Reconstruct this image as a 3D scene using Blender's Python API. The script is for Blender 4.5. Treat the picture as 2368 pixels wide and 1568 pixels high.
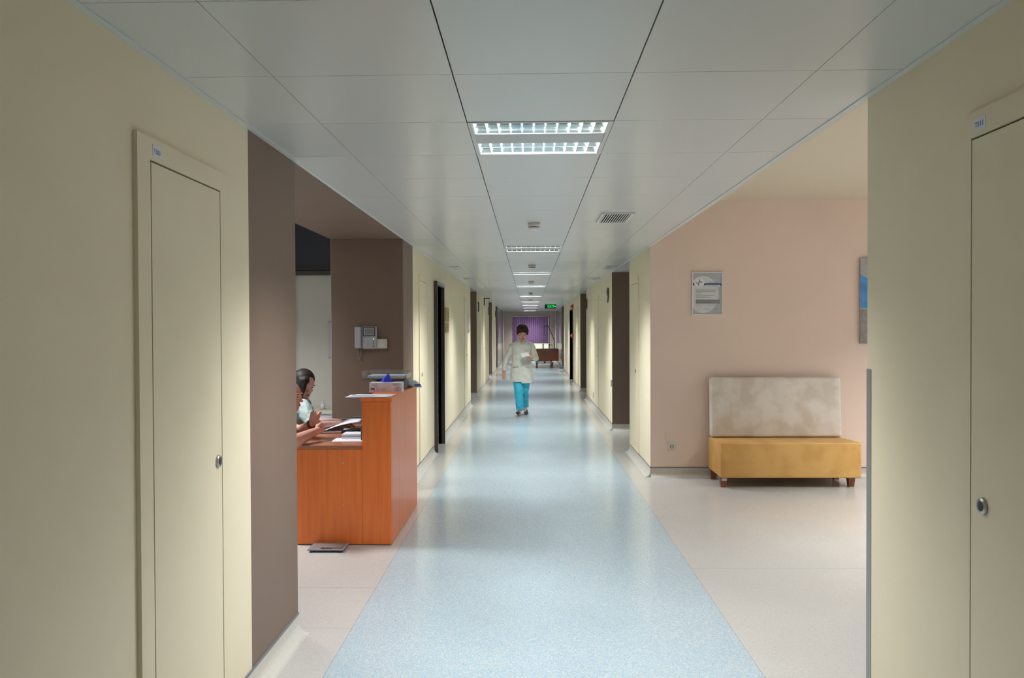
import bpy, bmesh, math, random
from mathutils import Vector, Matrix, Euler
random.seed(7)
for o in list(bpy.data.objects): bpy.data.objects.remove(o)
SC = bpy.context.scene
COL = SC.collection

# ---------------------------------------------------------------- camera
CAMZ = 1.534
FPX = 1817.25
yaw, pitch, roll = -.02148, -.0127, -.00412
fwd = Vector((math.sin(yaw)*math.cos(pitch), math.cos(yaw)*math.cos(pitch), math.sin(pitch)))
rt = Vector((math.cos(yaw), -math.sin(yaw), 0)); upv = rt.cross(fwd)
c_, s_ = math.cos(roll), math.sin(roll)
R_ = c_*rt + s_*upv; U_ = -s_*rt + c_*upv
cam = bpy.data.objects.new('camera', bpy.data.cameras.new('camera')); COL.objects.link(cam)
m = Matrix((R_, U_, -fwd)).transposed().to_4x4(); m.translation = Vector((0, 0, CAMZ))
cam.matrix_world = m
cam.data.sensor_width = 36; cam.data.lens = FPX/2368*36; cam.data.clip_end = 200; cam.data.clip_start = .05
SC.camera = cam
SC.view_settings.view_transform = 'Standard'; SC.view_settings.look = 'None'
SC.view_settings.gamma = 1; SC.view_settings.use_curve_mapping = False
SC.view_settings.exposure = 0.0

# ---------------------------------------------------------------- world (overcast daylight outside)
w = bpy.data.worlds.new('sky'); SC.world = w; w.use_nodes = True
bg = w.node_tree.nodes['Background']; bg.inputs[0].default_value = (.86, .93, 1, 1); bg.inputs[1].default_value = 1.6
LAMP_W = 33.5          # one ceiling luminaire
LAMP_COL = (.96, .98, 1)
H = 2.38               # corridor ceiling

# ---------------------------------------------------------------- materials
def lin(c):
    return tuple(((x/12.92) if x <= .04045 else ((x+.055)/1.055)**2.4) for x in c)
def rgb(r, g, b): return lin((r/255, g/255, b/255))
MATS = {}
def mat(name, col, rough=.5, metal=0, spec=.5, emit=None, es=1, noise=None, bump=None, trans=None, alpha=None, coat=0):
    if name in MATS: return MATS[name]
    M = bpy.data.materials.new(name); M.use_nodes = True; nt = M.node_tree; b = nt.nodes['Principled BSDF']
    b.inputs['Base Color'].default_value = (*col, 1); b.inputs['Roughness'].default_value = rough
    b.inputs['Metallic'].default_value = metal; b.inputs['Specular IOR Level'].default_value = spec
    if coat: b.inputs['Coat Weight'].default_value = coat; b.inputs['Coat Roughness'].default_value = .15
    if trans: b.inputs['Transmission Weight'].default_value = trans
    if emit: b.inputs['Emission Color'].default_value = (*emit, 1); b.inputs['Emission Strength'].default_value = es
    tc = nt.nodes.new('ShaderNodeTexCoord')
    if noise:                        # (scale, amount, detail)
        n = nt.nodes.new('ShaderNodeTexNoise'); n.inputs['Scale'].default_value = noise[0]; n.inputs['Detail'].default_value = noise[2] if len(noise) > 2 else 3
        nt.links.new(tc.outputs['Object'], n.inputs['Vector'])
        r = nt.nodes.new('ShaderNodeMapRange'); r.inputs[1].default_value = .3; r.inputs[2].default_value = .7
        r.inputs[3].default_value = 1-noise[1]; r.inputs[4].default_value = 1+noise[1]
        nt.links.new(n.outputs[0], r.inputs[0])
        v = nt.nodes.new('ShaderNodeVectorMath'); v.operation = 'SCALE'; v.inputs[0].default_value = col
        nt.links.new(r.outputs[0], v.inputs['Scale']); nt.links.new(v.outputs[0], b.inputs['Base Color'])
    if bump:                         # (scale, strength, distance)
        n = nt.nodes.new('ShaderNodeTexNoise'); n.inputs['Scale'].default_value = bump[0]
        nt.links.new(tc.outputs['Object'], n.inputs['Vector'])
        q = nt.nodes.new('ShaderNodeBump'); q.inputs['Strength'].default_value = bump[1]; q.inputs['Distance'].default_value = bump[2]
        nt.links.new(n.outputs[0], q.inputs['Height']); nt.links.new(q.outputs[0], b.inputs['Normal'])
    MATS[name] = M; return M

CREAM = mat('cream_paint', (.78, .69, .50), .55, noise=(3, .02), bump=(350, .12, .002))
PEACH = mat('peach_paint', (.80, .64, .535), .6, noise=(2, .02), bump=(350, .12, .002))
LCEIL = mat('lounge_ceiling_paint', (.66, .58, .44), .6)
BROWN = mat('brown_paint', (.185, .125, .092), .55, noise=(3, .03), bump=(350, .12, .002))
OFFW = mat('office_paint', (.62, .60, .55), .6)
NAVY = mat('navy_panel', (.025, .028, .045), .4)
DARKF = mat('dark_frame', (.05, .045, .045), .4)
UNLIT = mat('unlit_grey_gloss', (.30, .295, .285), .22)  # glossy far walls; their lack of light is put into the grey
ENDW = mat('end_wall_paint', (.48, .40, .34), .6)
TRIMW = mat('white_metal_trim', (.62, .65, .64), .4)
CAP = mat('grey_cap_strip', (.17, .18, .2), .5)
COVE = mat('cove_vinyl', (.55, .53, .48), .3, noise=(40, .04))
JOINT = mat('dark_joint', (.12, .12, .12), .8)
WHITE = mat('white_plastic', (.62, .62, .60), .4)
WARMW = mat('warm_white_plastic', (.64, .60, .54), .4)
CHROME = mat('chrome', (.75, .76, .78), .18, metal=1)
STEEL = mat('brushed_steel', (.45, .46, .46), .35, metal=1)
BLACK = mat('black_plastic', (.015, .015, .017), .35)
DGREY = mat('dark_grey_plastic', (.09, .09, .1), .45)
PAPER = mat('paper', (.72, .73, .78), .7)
BLUEL = mat('blue_ink', (.05, .08, .35), .6)
RED = mat('red_plastic', (.55, .03, .02), .4)
DBROWN = mat('brown_number', (.10, .065, .04), .5)
YELLOW = mat('yellow_plaque', (.42, .32, .08), .4)

def tile_mat():
    M = bpy.data.materials.new('ceiling_tile'); M.use_nodes = True; nt = M.node_tree; b = nt.nodes['Principled BSDF']
    b.inputs['Base Color'].default_value = (.64, .65, .625, 1); b.inputs['Roughness'].default_value = .26
    b.inputs['Specular IOR Level'].default_value = .5
    tc = nt.nodes.new('ShaderNodeTexCoord')
    mp = nt.nodes.new('ShaderNodeMapping'); mp.inputs['Scale'].default_value = (1, 1, 1)
    n = nt.nodes.new('ShaderNodeTexNoise'); n.inputs['Scale'].default_value = 1.6; n.inputs['Detail'].default_value = 1
    nt.links.new(tc.outputs['Object'], mp.inputs[0]); nt.links.new(mp.outputs[0], n.inputs['Vector'])
    q = nt.nodes.new('ShaderNodeBump'); q.inputs['Strength'].default_value = .12; q.inputs['Distance'].default_value = .02
    nt.links.new(n.outputs[0], q.inputs['Height']); nt.links.new(q.outputs[0], b.inputs['Normal'])
    return M
TILE = tile_mat()

def floor_mat():
    M = bpy.data.materials.new('vinyl_floor'); M.use_nodes = True; nt = M.node_tree; b = nt.nodes['Principled BSDF']
    N = nt.nodes.new; L = nt.links.new
    tc = N('ShaderNodeTexCoord'); sp = N('ShaderNodeSeparateXYZ'); L(tc.outputs['Object'], sp.inputs[0])
    def math_(op, a, bb=None):
        q = N('ShaderNodeMath'); q.operation = op
        if isinstance(a, (int, float)): q.inputs[0].default_value = a
        else: L(a, q.inputs[0])
        if bb is not None:
            if isinstance(bb, (int, float)): q.inputs[1].default_value = bb
            else: L(bb, q.inputs[1])
        return q.outputs[0]
    # blue strip: left edge -.895 - .0022*y ; right edge 1.025+.001*y
    X, Y = sp.outputs[0], sp.outputs[1]
    le = math_('GREATER_THAN', X, -.915); re = math_('LESS_THAN', X, 1.03)
    strip = math_('MULTIPLY', le, re)
    def speck(cols, scale, seed):
        v = N('ShaderNodeTexVoronoi'); v.inputs['Scale'].default_value = scale; v.voronoi_dimensions = '3D'
        mp = N('ShaderNodeMapping'); mp.inputs['Location'].default_value = (seed, seed*2, 0); mp.inputs['Scale'].default_value = (1, 1, 0.02)
        L(tc.outputs['Object'], mp.inputs[0]); L(mp.outputs[0], v.inputs['Vector'])
        s = N('ShaderNodeSeparateColor'); L(v.outputs['Color'], s.inputs[0])
        r = N('ShaderNodeValToRGB'); r.color_ramp.interpolation = 'CONSTANT'
        e = r.color_ramp.elements; e[0].position = 0; e[0].color = (*cols[0][1], 1); e[1].position = cols[1][0]; e[1].color = (*cols[1][1], 1)
        for p, c in cols[2:]:
            k = e.new(p); k.color = (*c, 1)
        L(s.outputs[0], r.inputs[0]); return r.outputs[0]
    blue = speck([(0, (.40, .50, .56)), (.38, (.30, .45, .56)), (.66, (.54, .60, .60)), (.88, (.52, .50, .44))], 260, 0)
    beige = speck([(0, (.52, .51, .48)), (.42, (.49, .48, .455)), (.80, (.54, .53, .50)), (.975, (.41, .395, .37))], 260, 3)
    mx = N('ShaderNodeMix'); mx.data_type = 'RGBA'; L(strip, mx.inputs[0]); L(beige, mx.inputs[6]); L(blue, mx.inputs[7])
    # welded seams: across the beige side at some y, and along the strip edges
    def near(v, val, wd):
        return math_('LESS_THAN', math_('ABSOLUTE', math_('SUBTRACT', v, val)), wd)
    notstrip = math_('SUBTRACT', 1.0, strip)
    left = math_('LESS_THAN', X, 0.0); right = math_('GREATER_THAN', X, 0.0)
    s1 = math_('MULTIPLY', math_('MULTIPLY', near(Y, 4.63, .003), left), notstrip)
    s2 = math_('MULTIPLY', math_('MULTIPLY', near(Y, 4.0, .002), left), notstrip)
    s3 = math_('MULTIPLY', math_('MULTIPLY', near(Y, 5.025, .002), right), notstrip)
    e1 = near(X, -.915, .0018); e2 = near(X, 1.03, .0018)
    tot = math_('MAXIMUM', math_('MAXIMUM', s1, s2), math_('MAXIMUM', s3, math_('MAXIMUM', e1, e2)))
    # scuffs
    n = N('ShaderNodeTexNoise'); n.inputs['Scale'].default_value = 1.3; n.inputs['Detail'].default_value = 6; L(tc.outputs['Object'], n.inputs['Vector'])
    mr = N('ShaderNodeMapRange'); mr.inputs[1].default_value = .35; mr.inputs[2].default_value = .7; mr.inputs[3].default_value = .97; mr.inputs[4].default_value = 1.03
    L(n.outputs[0], mr.inputs[0])
    mm = N('ShaderNodeVectorMath'); mm.operation = 'SCALE'; L(mx.outputs[2], mm.inputs[0]); L(mr.outputs[0], mm.inputs['Scale'])
    m2 = N('ShaderNodeMix'); m2.data_type = 'RGBA'; L(math_('MULTIPLY', tot, .55), m2.inputs[0]); L(mm.outputs[0], m2.inputs[6]); m2.inputs[7].default_value = (.25, .24, .23, 1)
    L(m2.outputs[2], b.inputs['Base Color'])
    b.inputs['Roughness'].default_value = .2; b.inputs['Specular IOR Level'].default_value = .5
    n2 = N('ShaderNodeTexNoise'); n2.inputs['Scale'].default_value = 1.8; n2.inputs['Detail'].default_value = 1; L(tc.outputs['Object'], n2.inputs['Vector'])
    q = N('ShaderNodeBump'); q.inputs['Strength'].default_value = .12; q.inputs['Distance'].default_value = .02
    L(n2.outputs[0], q.inputs['Height']); L(q.outputs[0], b.inputs['Normal'])
    return M
FLOOR = floor_mat()

def wood_mat(name, c1, c2, rough=.35, axis='Z'):
    M = bpy.data.materials.new(name); M.use_nodes = True; nt = M.node_tree; b = nt.nodes['Principled BSDF']
    tc = nt.nodes.new('ShaderNodeTexCoord'); mp = nt.nodes.new('ShaderNodeMapping')
    mp.inputs['Scale'].default_value = {'Z': (14, 14, .7), 'Y': (14, .7, 14), 'X': (.7, 14, 14)}[axis]
    n = nt.nodes.new('ShaderNodeTexNoise'); n.inputs['Scale'].default_value = 2.5; n.inputs['Detail'].default_value = 5; n.inputs['Distortion'].default_value = .6
    nt.links.new(tc.outputs['Object'], mp.inputs[0]); nt.links.new(mp.outputs[0], n.inputs['Vector'])
    r = nt.nodes.new('ShaderNodeValToRGB'); r.color_ramp.elements[0].position = .35; r.color_ramp.elements[1].position = .68
    r.color_ramp.elements[0].color = (*c1, 1); r.color_ramp.elements[1].color = (*c2, 1)
    nt.links.new(n.outputs[0], r.inputs[0]); nt.links.new(r.outputs[0], b.inputs['Base Color'])
    b.inputs['Roughness'].default_value = rough
    return M
WOOD = wood_mat('orange_wood', (.70, .145, .022), (.80, .20, .034), .3)
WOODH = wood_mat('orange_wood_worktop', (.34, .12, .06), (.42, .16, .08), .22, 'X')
BEDW = wood_mat('bed_wood', (.20, .05, .02), (.25, .065, .025), .4, 'X')

# ---------------------------------------------------------------- mesh helpers
def box(bm, x0, x1, y0, y1, z0, z1, bev=0):
    v = [bm.verts.new((x, y, z)) for x in (x0, x1) for y in (y0, y1) for z in (z0, z1)]
    fs = [(0, 1, 3, 2), (4, 6, 7, 5), (0, 4, 5, 1), (2, 3, 7, 6), (0, 2, 6, 4), (1, 5, 7, 3)]
    F = [bm.faces.new([v[i] for i in f]) for f in fs]
    if bev:
        E = list({e for f in F for e in f.edges})
        bmesh.ops.bevel(bm, geom=E, offset=bev, segments=2, affect='EDGES', profile=.5)
    return v
def cyl(bm, p0, p1, r0, r1=None, seg=16, caps=True):
    r1 = r0 if r1 is None else r1
    p0, p1 = Vector(p0), Vector(p1); d = (p1-p0).normalized()
    a = d.orthogonal().normalized(); b = d.cross(a)
    A = [bm.verts.new(p0+r0*(math.cos(t)*a+math.sin(t)*b)) for t in [2*math.pi*i/seg for i in range(seg)]]
    B = [bm.verts.new(p1+r1*(math.cos(t)*a+math.sin(t)*b)) for t in [2*math.pi*i/seg for i in range(seg)]]
    for i in range(seg):
        bm.faces.new((A[i], A[(i+1) % seg], B[(i+1) % seg], B[i]))
    if caps: bm.faces.new(A[::-1]); bm.faces.new(B)
def tube(bm, pts, r, seg=10):
    pts = [Vector(p) for p in pts]; rings = []
    a = None
    for i, p in enumerate(pts):
        d = (pts[min(i+1, len(pts)-1)]-pts[max(i-1, 0)]).normalized()
        if a is None: a = d.orthogonal().normalized()
        else: a = (a-d*a.dot(d)).normalized()
        b = d.cross(a)
        rr = r[i] if isinstance(r, (list, tuple)) else r
        rings.append([bm.verts.new(p+rr*(math.cos(2*math.pi*k/seg)*a+math.sin(2*math.pi*k/seg)*b)) for k in range(seg)])
    for A, B in zip(rings, rings[1:]):
        for k in range(seg): bm.faces.new((A[k], A[(k+1) % seg], B[(k+1) % seg], B[k]))
    bm.faces.new(rings[0][::-1]); bm.faces.new(rings[-1])
def ell(bm, c, r, rot=None, u=16, v=10):
    M = Matrix.Translation(Vector(c))
    if rot is not None: M = M @ rot.to_4x4()
    M = M @ Matrix.Diagonal((*r, 1))
    bmesh.ops.create_uvsphere(bm, u_segments=u, v_segments=v, radius=1, matrix=M)
def cap(bm, p0, r0, p1, r1, n=5):
    cyl(bm, p0, p1, r0, r1, 14)
    ell(bm, p0, (r0,)*3, u=14, v=8); ell(bm, p1, (r1,)*3, u=14, v=8)
def prism(bm, prof, axis, a0, a1):
    """prof: list of 2D pts in the other two axes, extruded along axis"""
    def P(p, a):
        return {'y': (p[0], a, p[1]), 'x': (a, p[0], p[1]), 'z': (p[0], p[1], a)}[axis]
    A = [bm.verts.new(P(p, a0)) for p in prof]; B = [bm.verts.new(P(p, a1)) for p in prof]
    n = len(prof)
    for i in range(n): bm.faces.new((A[i], A[(i+1) % n], B[(i+1) % n], B[i]))
    bm.faces.new(A[::-1]); bm.faces.new(B)
def obj(name, bm, m, parent=None, smooth=False, origin=None):
    bmesh.ops.recalc_face_normals(bm, faces=bm.faces)
    if origin is not None:
        bmesh.ops.translate(bm, verts=bm.verts, vec=-Vector(origin))
    me = bpy.data.meshes.new(name); bm.to_mesh(me); bm.free()
    for mm in (m if isinstance(m, (list, tuple)) else [m]): me.materials.append(mm)
    if smooth:
        for p in me.polygons: p.use_smooth = True
    o = bpy.data.objects.new(name, me); COL.objects.link(o)
    if origin is not None: o.location = origin
    if parent is not None: o.parent = parent
    return o
def nb(): return bmesh.new()
def bx(name, m, *a, parent=None, bev=0, smooth=False):
    b = nb(); box(b, *a, bev=bev); return obj(name, b, m, parent, smooth)
def tag(o, label, cat, group=None):
    o['label'] = label; o['category'] = cat
    if group: o['group'] = group
    return o
def thing(name, label, cat, loc=(0, 0, 0), rz=0, group=None):
    o = bpy.data.objects.new(name, None); COL.objects.link(o); o.location = loc; o.rotation_euler = (0, 0, rz)
    o.empty_display_size = .05
    return tag(o, label, cat, group)
def struct(name, bm, m, parent=None):
    o = obj(name, bm, m, parent); o['kind'] = 'structure'; return o
def dup(root, loc, label, group=None, rz=None):
    r = root.copy(); COL.objects.link(r); r.location = loc; r['label'] = label
    if rz is not None: r.rotation_euler = (0, 0, rz)
    if group: r['group'] = group
    for ch in list(root.children):
        c = ch.copy(); COL.objects.link(c); c.parent = r
        for g in list(ch.children):
            d = g.copy(); COL.objects.link(d); d.parent = c
    return r
def text_mesh(name, s, size, m, parent, loc, rot, ext=.0008, align='CENTER'):
    cu = bpy.data.curves.new(name, 'FONT'); cu.body = s; cu.size = size; cu.extrude = ext; cu.align_x = align; cu.align_y = 'CENTER'
    t = bpy.data.objects.new(name, cu); COL.objects.link(t)
    dg = bpy.context.evaluated_depsgraph_get(); dg.update()
    me = bpy.data.meshes.new_from_object(t.evaluated_get(dg)); bpy.data.objects.remove(t)
    me.materials.clear(); me.materials.append(m)
    o = bpy.data.objects.new(name, me); COL.objects.link(o); o.location = loc; o.rotation_euler = rot
    if parent is not None: o.parent = parent
    return o

# ================================================================ STRUCTURE
XL, XR = -1.175, 1.25
YE = 37.6
Y0 = -4.0
WT = .14
b = nb(); box(b, -6.5, 7.5, Y0-.2, YE+.3, -.2, 0); struct('floor', b, FLOOR)

# ceiling: individual metal tiles over a dark void, gaps kept for the luminaires
TX = [XL+.0, -.8498, -.2498, .3502, .9502, XR-.0]
LY = [2.6157+.6*j for j in range(-11, 60)]
LIGHTROWS = [-9, 1-0, 9, 15, 21, 28, 35, 41, 47, 55]
LIGHTROWS = [-7, 1, 9, 15, 21, 29, 36, 42, 48, 56]
rows = {round(2.6157+.6*j, 3) for j in LIGHTROWS}
b = nb()
G = .0024
for j in range(-11, 60):
    y0, y1 = 2.6157+.6*j, 2.6157+.6*(j+1)
    if y0 >= YE: break
    y1 = min(y1, YE)
    for i in range(5):
        if i == 2 and j in LIGHTROWS: continue
        x0, x1 = TX[i], TX[i+1]
        gx0 = .005 if i == 0 else G*(.95 if i in (2, 3) else .5)
        gx1 = .005 if i == 4 else G*(.95 if i in (1, 2) else .5)
        box(b, x0+gx0, x1-gx1, y0+G*.55, y1-G*.55, H, H+.012)
struct('ceiling', b, TILE)
b = nb(); box(b, XL-.0, XR+.0, Y0, YE, H+.14, H+.2); struct('ceiling_void', b, JOINT)
# recess ceilings on both sides
RL = [(15.8, 17.7), (23.1, 25.1), (27.8, 29.5)]
RR = [(9.8, 11.85), (17.14, 19.1), (28.0, 29.9)]
b = nb()
for y0, y1 in RL: box(b, XL-1.2, XL-.002, y0, y1, H, H+.06)
for y0, y1 in RR: box(b, XR+.002, XR+1.2, y0, y1, H, H+.06)
struct('ceiling_recess', b, TILE)
# perimeter trim (L profile)
def edge_trim(name, x, sgn, y0, y1):
    b = nb(); box(b, min(x, x-sgn*.024), max(x, x-sgn*.024), y0, y1, H-.004, H-.0005)
    return struct(name, b, TRIMW)
edge_trim('trim_1', XL, -1, Y0, YE); edge_trim('trim_2', XR, 1, Y0, YE)

def wall_x(name, x, sgn, y0, y1, m, z1=H+.14, th=WT):
    b = nb(); box(b, min(x, x+sgn*th), max(x, x+sgn*th), y0, y1, 0, z1); return struct(name, b, m)
def base_along_y(name, x, sgn, y0, y1):
    """coved vinyl skirting running in y; sgn = direction into the wall"""
    b = nb(); R = .055; prof = [(x+sgn*.002, 0), (x+sgn*.002, .095), (x-sgn*.003, .095)]
    for k in range(0, 7):
        t = math.pi/2*k/6
        prof.append((x-sgn*(.003+R*(1-math.cos(t))), .001+R*(1-math.sin(t))))
    prism(b, prof, 'y', y0, y1); o = struct(name, b, COVE)
    for p in o.data.polygons: p.use_smooth = False
    b = nb(); box(b, min(x+sgn*.001, x-sgn*.006), max(x+sgn*.001, x-sgn*.006), y0, y1, .095, .104)
    c = obj('cap_strip', b, CAP, o); return o
def base_along_x(name, y, sgn, x0, x1):
    b = nb(); R = .055; prof = [(y+sgn*.002, 0), (y+sgn*.002, .095), (y-sgn*.003, .095)]
    for k in range(0, 7):
        t = math.pi/2*k/6
        prof.append((y-sgn*(.003+R*(1-math.cos(t))), .001+R*(1-math.sin(t))))
    prism(b, prof, 'x', x0, x1); o = struct(name, b, COVE)
    b = nb(); box(b, x0, x1, min(y+sgn*.001, y-sgn*.006), max(y+sgn*.001, y-sgn*.006), .095, .104)
    obj('cap_strip', b, CAP, o); return o

# door openings in side walls
DL = (9.74, 10.50, 2.09)      # left dark door
DR = (22.3, 23.9, 2.08)
# left
wall_x('wall_left', XL, -1, Y0, 3.28, CREAM)
wall_x('wall_left_brown', XL, -1, 3.28, 3.94, BROWN)
wall_x('wall_left_pillar', XL, -1, 7.33, 7.95, BROWN)
wall_x('wall_left_corridor', XL, -1, 7.95, DL[0], CREAM)
wall_x('wall_left_corridor', XL, -1, DL[1], 15.8, CREAM)
b = nb(); box(b, XL-WT, XL, DL[0], DL[1], DL[2], H+.14); struct('wall_left_over_door', b, CREAM)
wall_x('wall_left_corridor', XL, -1, 17.7, 23.1, CREAM)
wall_x('wall_left_corridor', XL, -1, 25.1, 27.8, CREAM)
wall_x('wall_left_end', XL, -1, 29.5, 35.3, UNLIT)
wall_x('wall_left_end', XL, -1, 35.3, 36.2, BROWN)
wall_x('wall_left_end', XL, -1, 36.2, YE, ENDW)
# right
wall_x('wall_right', XR, 1, Y0, 2.93, CREAM)
wall_x('wall_right_corridor', XR, 1, 8.122, 9.8, CREAM)
wall_x('wall_right_corridor', XR, 1, 11.85, 17.14, CREAM)
wall_x('wall_right_corridor', XR, 1, 19.1, DR[0], CREAM)
wall_x('wall_right_corridor', XR, 1, DR[1], 28.0, CREAM)
b = nb(); box(b, XR, XR+WT, DR[0], DR[1], DR[2], H+.14); struct('wall_right_over_door', b, CREAM)
wall_x('wall_right_end', XR, 1, 29.9, 35.4, UNLIT)
wall_x('wall_right_end', XR, 1, 35.4, 36.3, BROWN)
wall_x('wall_right_end', XR, 1, 36.3, YE, ENDW)
# recess sides and backs
def recess(side, y0, y1, i):
    x = XL if side < 0 else XR
    a, c = (x-1.2, x-WT) if side < 0 else (x+WT, x+1.2)
    b = nb(); box(b, a, c, y0-.1, y0, 0, H+.06); struct('wall_recess_near', b, BROWN)
    b = nb(); box(b, min(a, c) if side < 0 else x+.001, (x-.001) if side < 0 else c, y1-.004, y1, 0, H-.001)
    struct('wall_recess_far', b, BROWN)
    b = nb(); box(b, min(a, c), max(a, c), y1, y1+.1, 0, H+.06); struct('wall_recess_far', b, BROWN)
    xb = x+side*1.2
    b = nb(); box(b, min(xb, xb+side*.1), max(xb, xb+side*.1), y0-.1, y1+.1, 0, H+.06); struct('wall_recess_back', b, CREAM)
for i, (a, c) in enumerate(RL): recess(-1, a, c, i); base_along_x('baseboard_recess', c-.004, 1, XL-1.2, XL-.001)
for i, (a, c) in enumerate(RR): recess(1, a, c, i); base_along_x('baseboard_recess', c-.004, 1, XR+.001, XR+1.2)
for y0, y1 in ((Y0, 3.94), (7.33, DL[0]-.06), (DL[1]+.03, 15.8), (17.7, 23.1), (25.1, 27.8), (29.5, YE)):
    base_along_y('baseboard_left', XL, -1, y0, y1)
for y0, y1 in ((Y0, 2.93), (8.122, 9.8), (11.85, 17.14), (19.1, DR[0]-.04), (DR[1]+.04, 28), (29.9, YE)):
    base_along_y('baseboard_right', XR, 1, y0, y1)
# unseen wall added behind the camera to keep sky light out
b = nb(); box(b, XL-WT, XR+WT, Y0-.15, Y0, 0, H+.2); struct('wall_behind', b, CREAM)

# ---- reception nook on the left
SX = -1.85
b = nb(); box(b, SX, XL-.001, 3.94, 7.33, H, H+.1); struct('ceiling_soffit', b, BROWN)
b = nb(); box(b, SX, SX+.03, 3.94, 7.33, H+.1, 2.95); struct('ceiling_soffit_side', b, BROWN)
b = nb(); box(b, SX, XL-WT-.001, 7.33, 7.45, 0, 2.95); box(b, XL-WT-.001, XL-.001, 7.326, 7.3295, 0, H-.001); struct('wall_nook_back', b, BROWN)
b = nb(); box(b, SX-.003, SX-.0005, 7.33, 7.449, 0, 2.949); struct('wall_nook_back_edge', b, OFFW)
b = nb(); box(b, SX, SX+.1, 7.45, 8.5, 0, 2.95); struct('wall_office_right', b, OFFW)
b = nb(); box(b, -5.1, -5, 3.0, 8.6, 0, 3.0); struct('wall_office_left', b, OFFW)
b = nb(); box(b, -5, XL-WT, 3.80, 3.94, 0, 3.0); struct('wall_office_near', b, OFFW)
b = nb(); box(b, -5, SX, 8.5, 8.62, 0, 2.125); struct('wall_office_back', b, OFFW)
b = nb(); box(b, -5, SX, 8.5, 8.62, 2.17, 2.95); struct('wall_office_transom', b, NAVY)
b = nb(); box(b, -5, SX, 8.44, 8.62, 2.125, 2.17); struct('trim_3', b, DARKF)
b = nb(); box(b, -5, SX, 8.47, 8.5, 2.185, 2.2); box(b, -2.60, -2.545, 8.46, 8.5, 0, 2.125); struct('trim_4', b, DARKF)
b = nb(); box(b, -5.1, SX+.1, 3.7, 8.62, 2.95, 3.05); struct('ceiling_office', b, OFFW)

# ---- lounge on the right
LW = 6.6
b = nb(); box(b, XR+WT+.001, LW, 8.12, 8.2, 0, 2.9); box(b, XR+.001, XR+WT+.001, 8.116, 8.1195, 0, 2.9); struct('wall_lounge_back', b, PEACH)
b = nb(); box(b, XR+.0, LW, 1.6, 8.2, 2.845, 2.95); struct('ceiling_lounge', b, LCEIL)
b = nb(); box(b, XR+.0, XR+.02, 2.93, 8.12, H, 2.85); struct('ceiling_fascia', b, LCEIL)
b = nb(); box(b, XR+WT, LW, 1.5, 1.6, 0, 2.9); struct('wall_lounge_near', b, PEACH)
b = nb(); box(b, XR+.02, XR+WT, 1.5, 2.93, H, 2.9); struct('wall_lounge_upper', b, PEACH)
# lounge window wall
b = nb()
box(b, LW, LW+.2, 1.5, 8.2, 0, .8); box(b, LW, LW+.2, 1.5, 8.2, 2.4, 2.95)
for a, c in ((1.5, 2.2), (4.6, 5.0), (7.4, 8.2)): box(b, LW, LW+.2, a, c, .8, 2.4)
struct('wall_lounge_window_side', b, PEACH)
for n, (a, c) in enumerate(((2.2, 4.6), (5.0, 7.4))):
    b = nb()
    for y in (a, (a+c)/2-.02, c-.05): box(b, LW+.08, LW+.13, y, y+.05, .8, 2.4)
    box(b, LW+.08, LW+.13, a, c, .8, .85); box(b, LW+.08, LW+.13, a, c, 2.35, 2.4)
    o = struct('window_%d' % (n+2), b, WHITE)
base_along_x('baseboard_lounge', 8.1155, 1, XR+.001, LW)

# ---- end wall and window
WX0, WX1, WZ0, WZ1 = -.76, .99, .50, 2.13
b = nb()
box(b, XL-WT, WX0, YE, YE+.2, 0, H+.2); box(b, WX1, XR+WT, YE, YE+.2, 0, H+.2)
box(b, WX0, WX1, YE, YE+.2, 0, WZ0); box(b, WX0, WX1, YE, YE+.2, WZ1, H+.2)
struct('wall_end', b, ENDW)
b = nb()
for x in (WX0, -.2, .66, WX1-.04): box(b, x, x+.045, YE+.1, YE+.15, WZ0, WZ1)
for z in (WZ0, .83, WZ1-.04): box(b, WX0, WX1, YE+.1, YE+.15, z, z+.04)
o = struct('window_1', b, DARKF)
FROST = bpy.data.materials.new('frosted_pane'); FROST.use_nodes = True
nt = FROST.node_tree; nt.nodes.clear(); tr = nt.nodes.new('ShaderNodeBsdfTranslucent'); tr.inputs[0].default_value = (.85, .84, .70, 1)
out = nt.nodes.new('ShaderNodeOutputMaterial'); nt.links.new(tr.outputs[0], out.inputs[0])
obj('lower_pane', (lambda b: (box(b, WX0+.04, WX1-.04, YE+.12, YE+.125, WZ0+.04, .83), b)[1])(nb()), FROST, o)
b = nb(); box(b, WX0-.05, WX1+.05, YE-.06, YE+.1, .83, .85); obj('window_sill', b, WHITE, o)
# vertical blind
BL = bpy.data.materials.new('purple_blind_fabric'); BL.use_nodes = True
nt = BL.node_tree; nt.nodes.clear()
tr = nt.nodes.new('ShaderNodeBsdfTranslucent'); tr.inputs[0].default_value = (.60, .45, .63, 1)
df = nt.nodes.new('ShaderNodeBsdfDiffuse'); df.inputs[0].default_value = (.20, .12, .22, 1)
mx = nt.nodes.new('ShaderNodeMixShader'); mx.inputs[0].default_value = .5
out = nt.nodes.new('ShaderNodeOutputMaterial'); nt.links.new(tr.outputs[0], mx.inputs[1]); nt.links.new(df.outputs[0], mx.inputs[2]); nt.links.new(mx.outputs[0], out.inputs[0])
bl = thing('window_blind', 'purple vertical fabric blind over the window at the far end', 'window blind', (0, YE-.02, 2.12))
bx('headrail', WHITE, WX0, WX1-.03, -.03, .03, 0, .03, parent=bl)
b = nb()
ns = 19; sw = (WX1-.06-WX0)/ns
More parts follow.
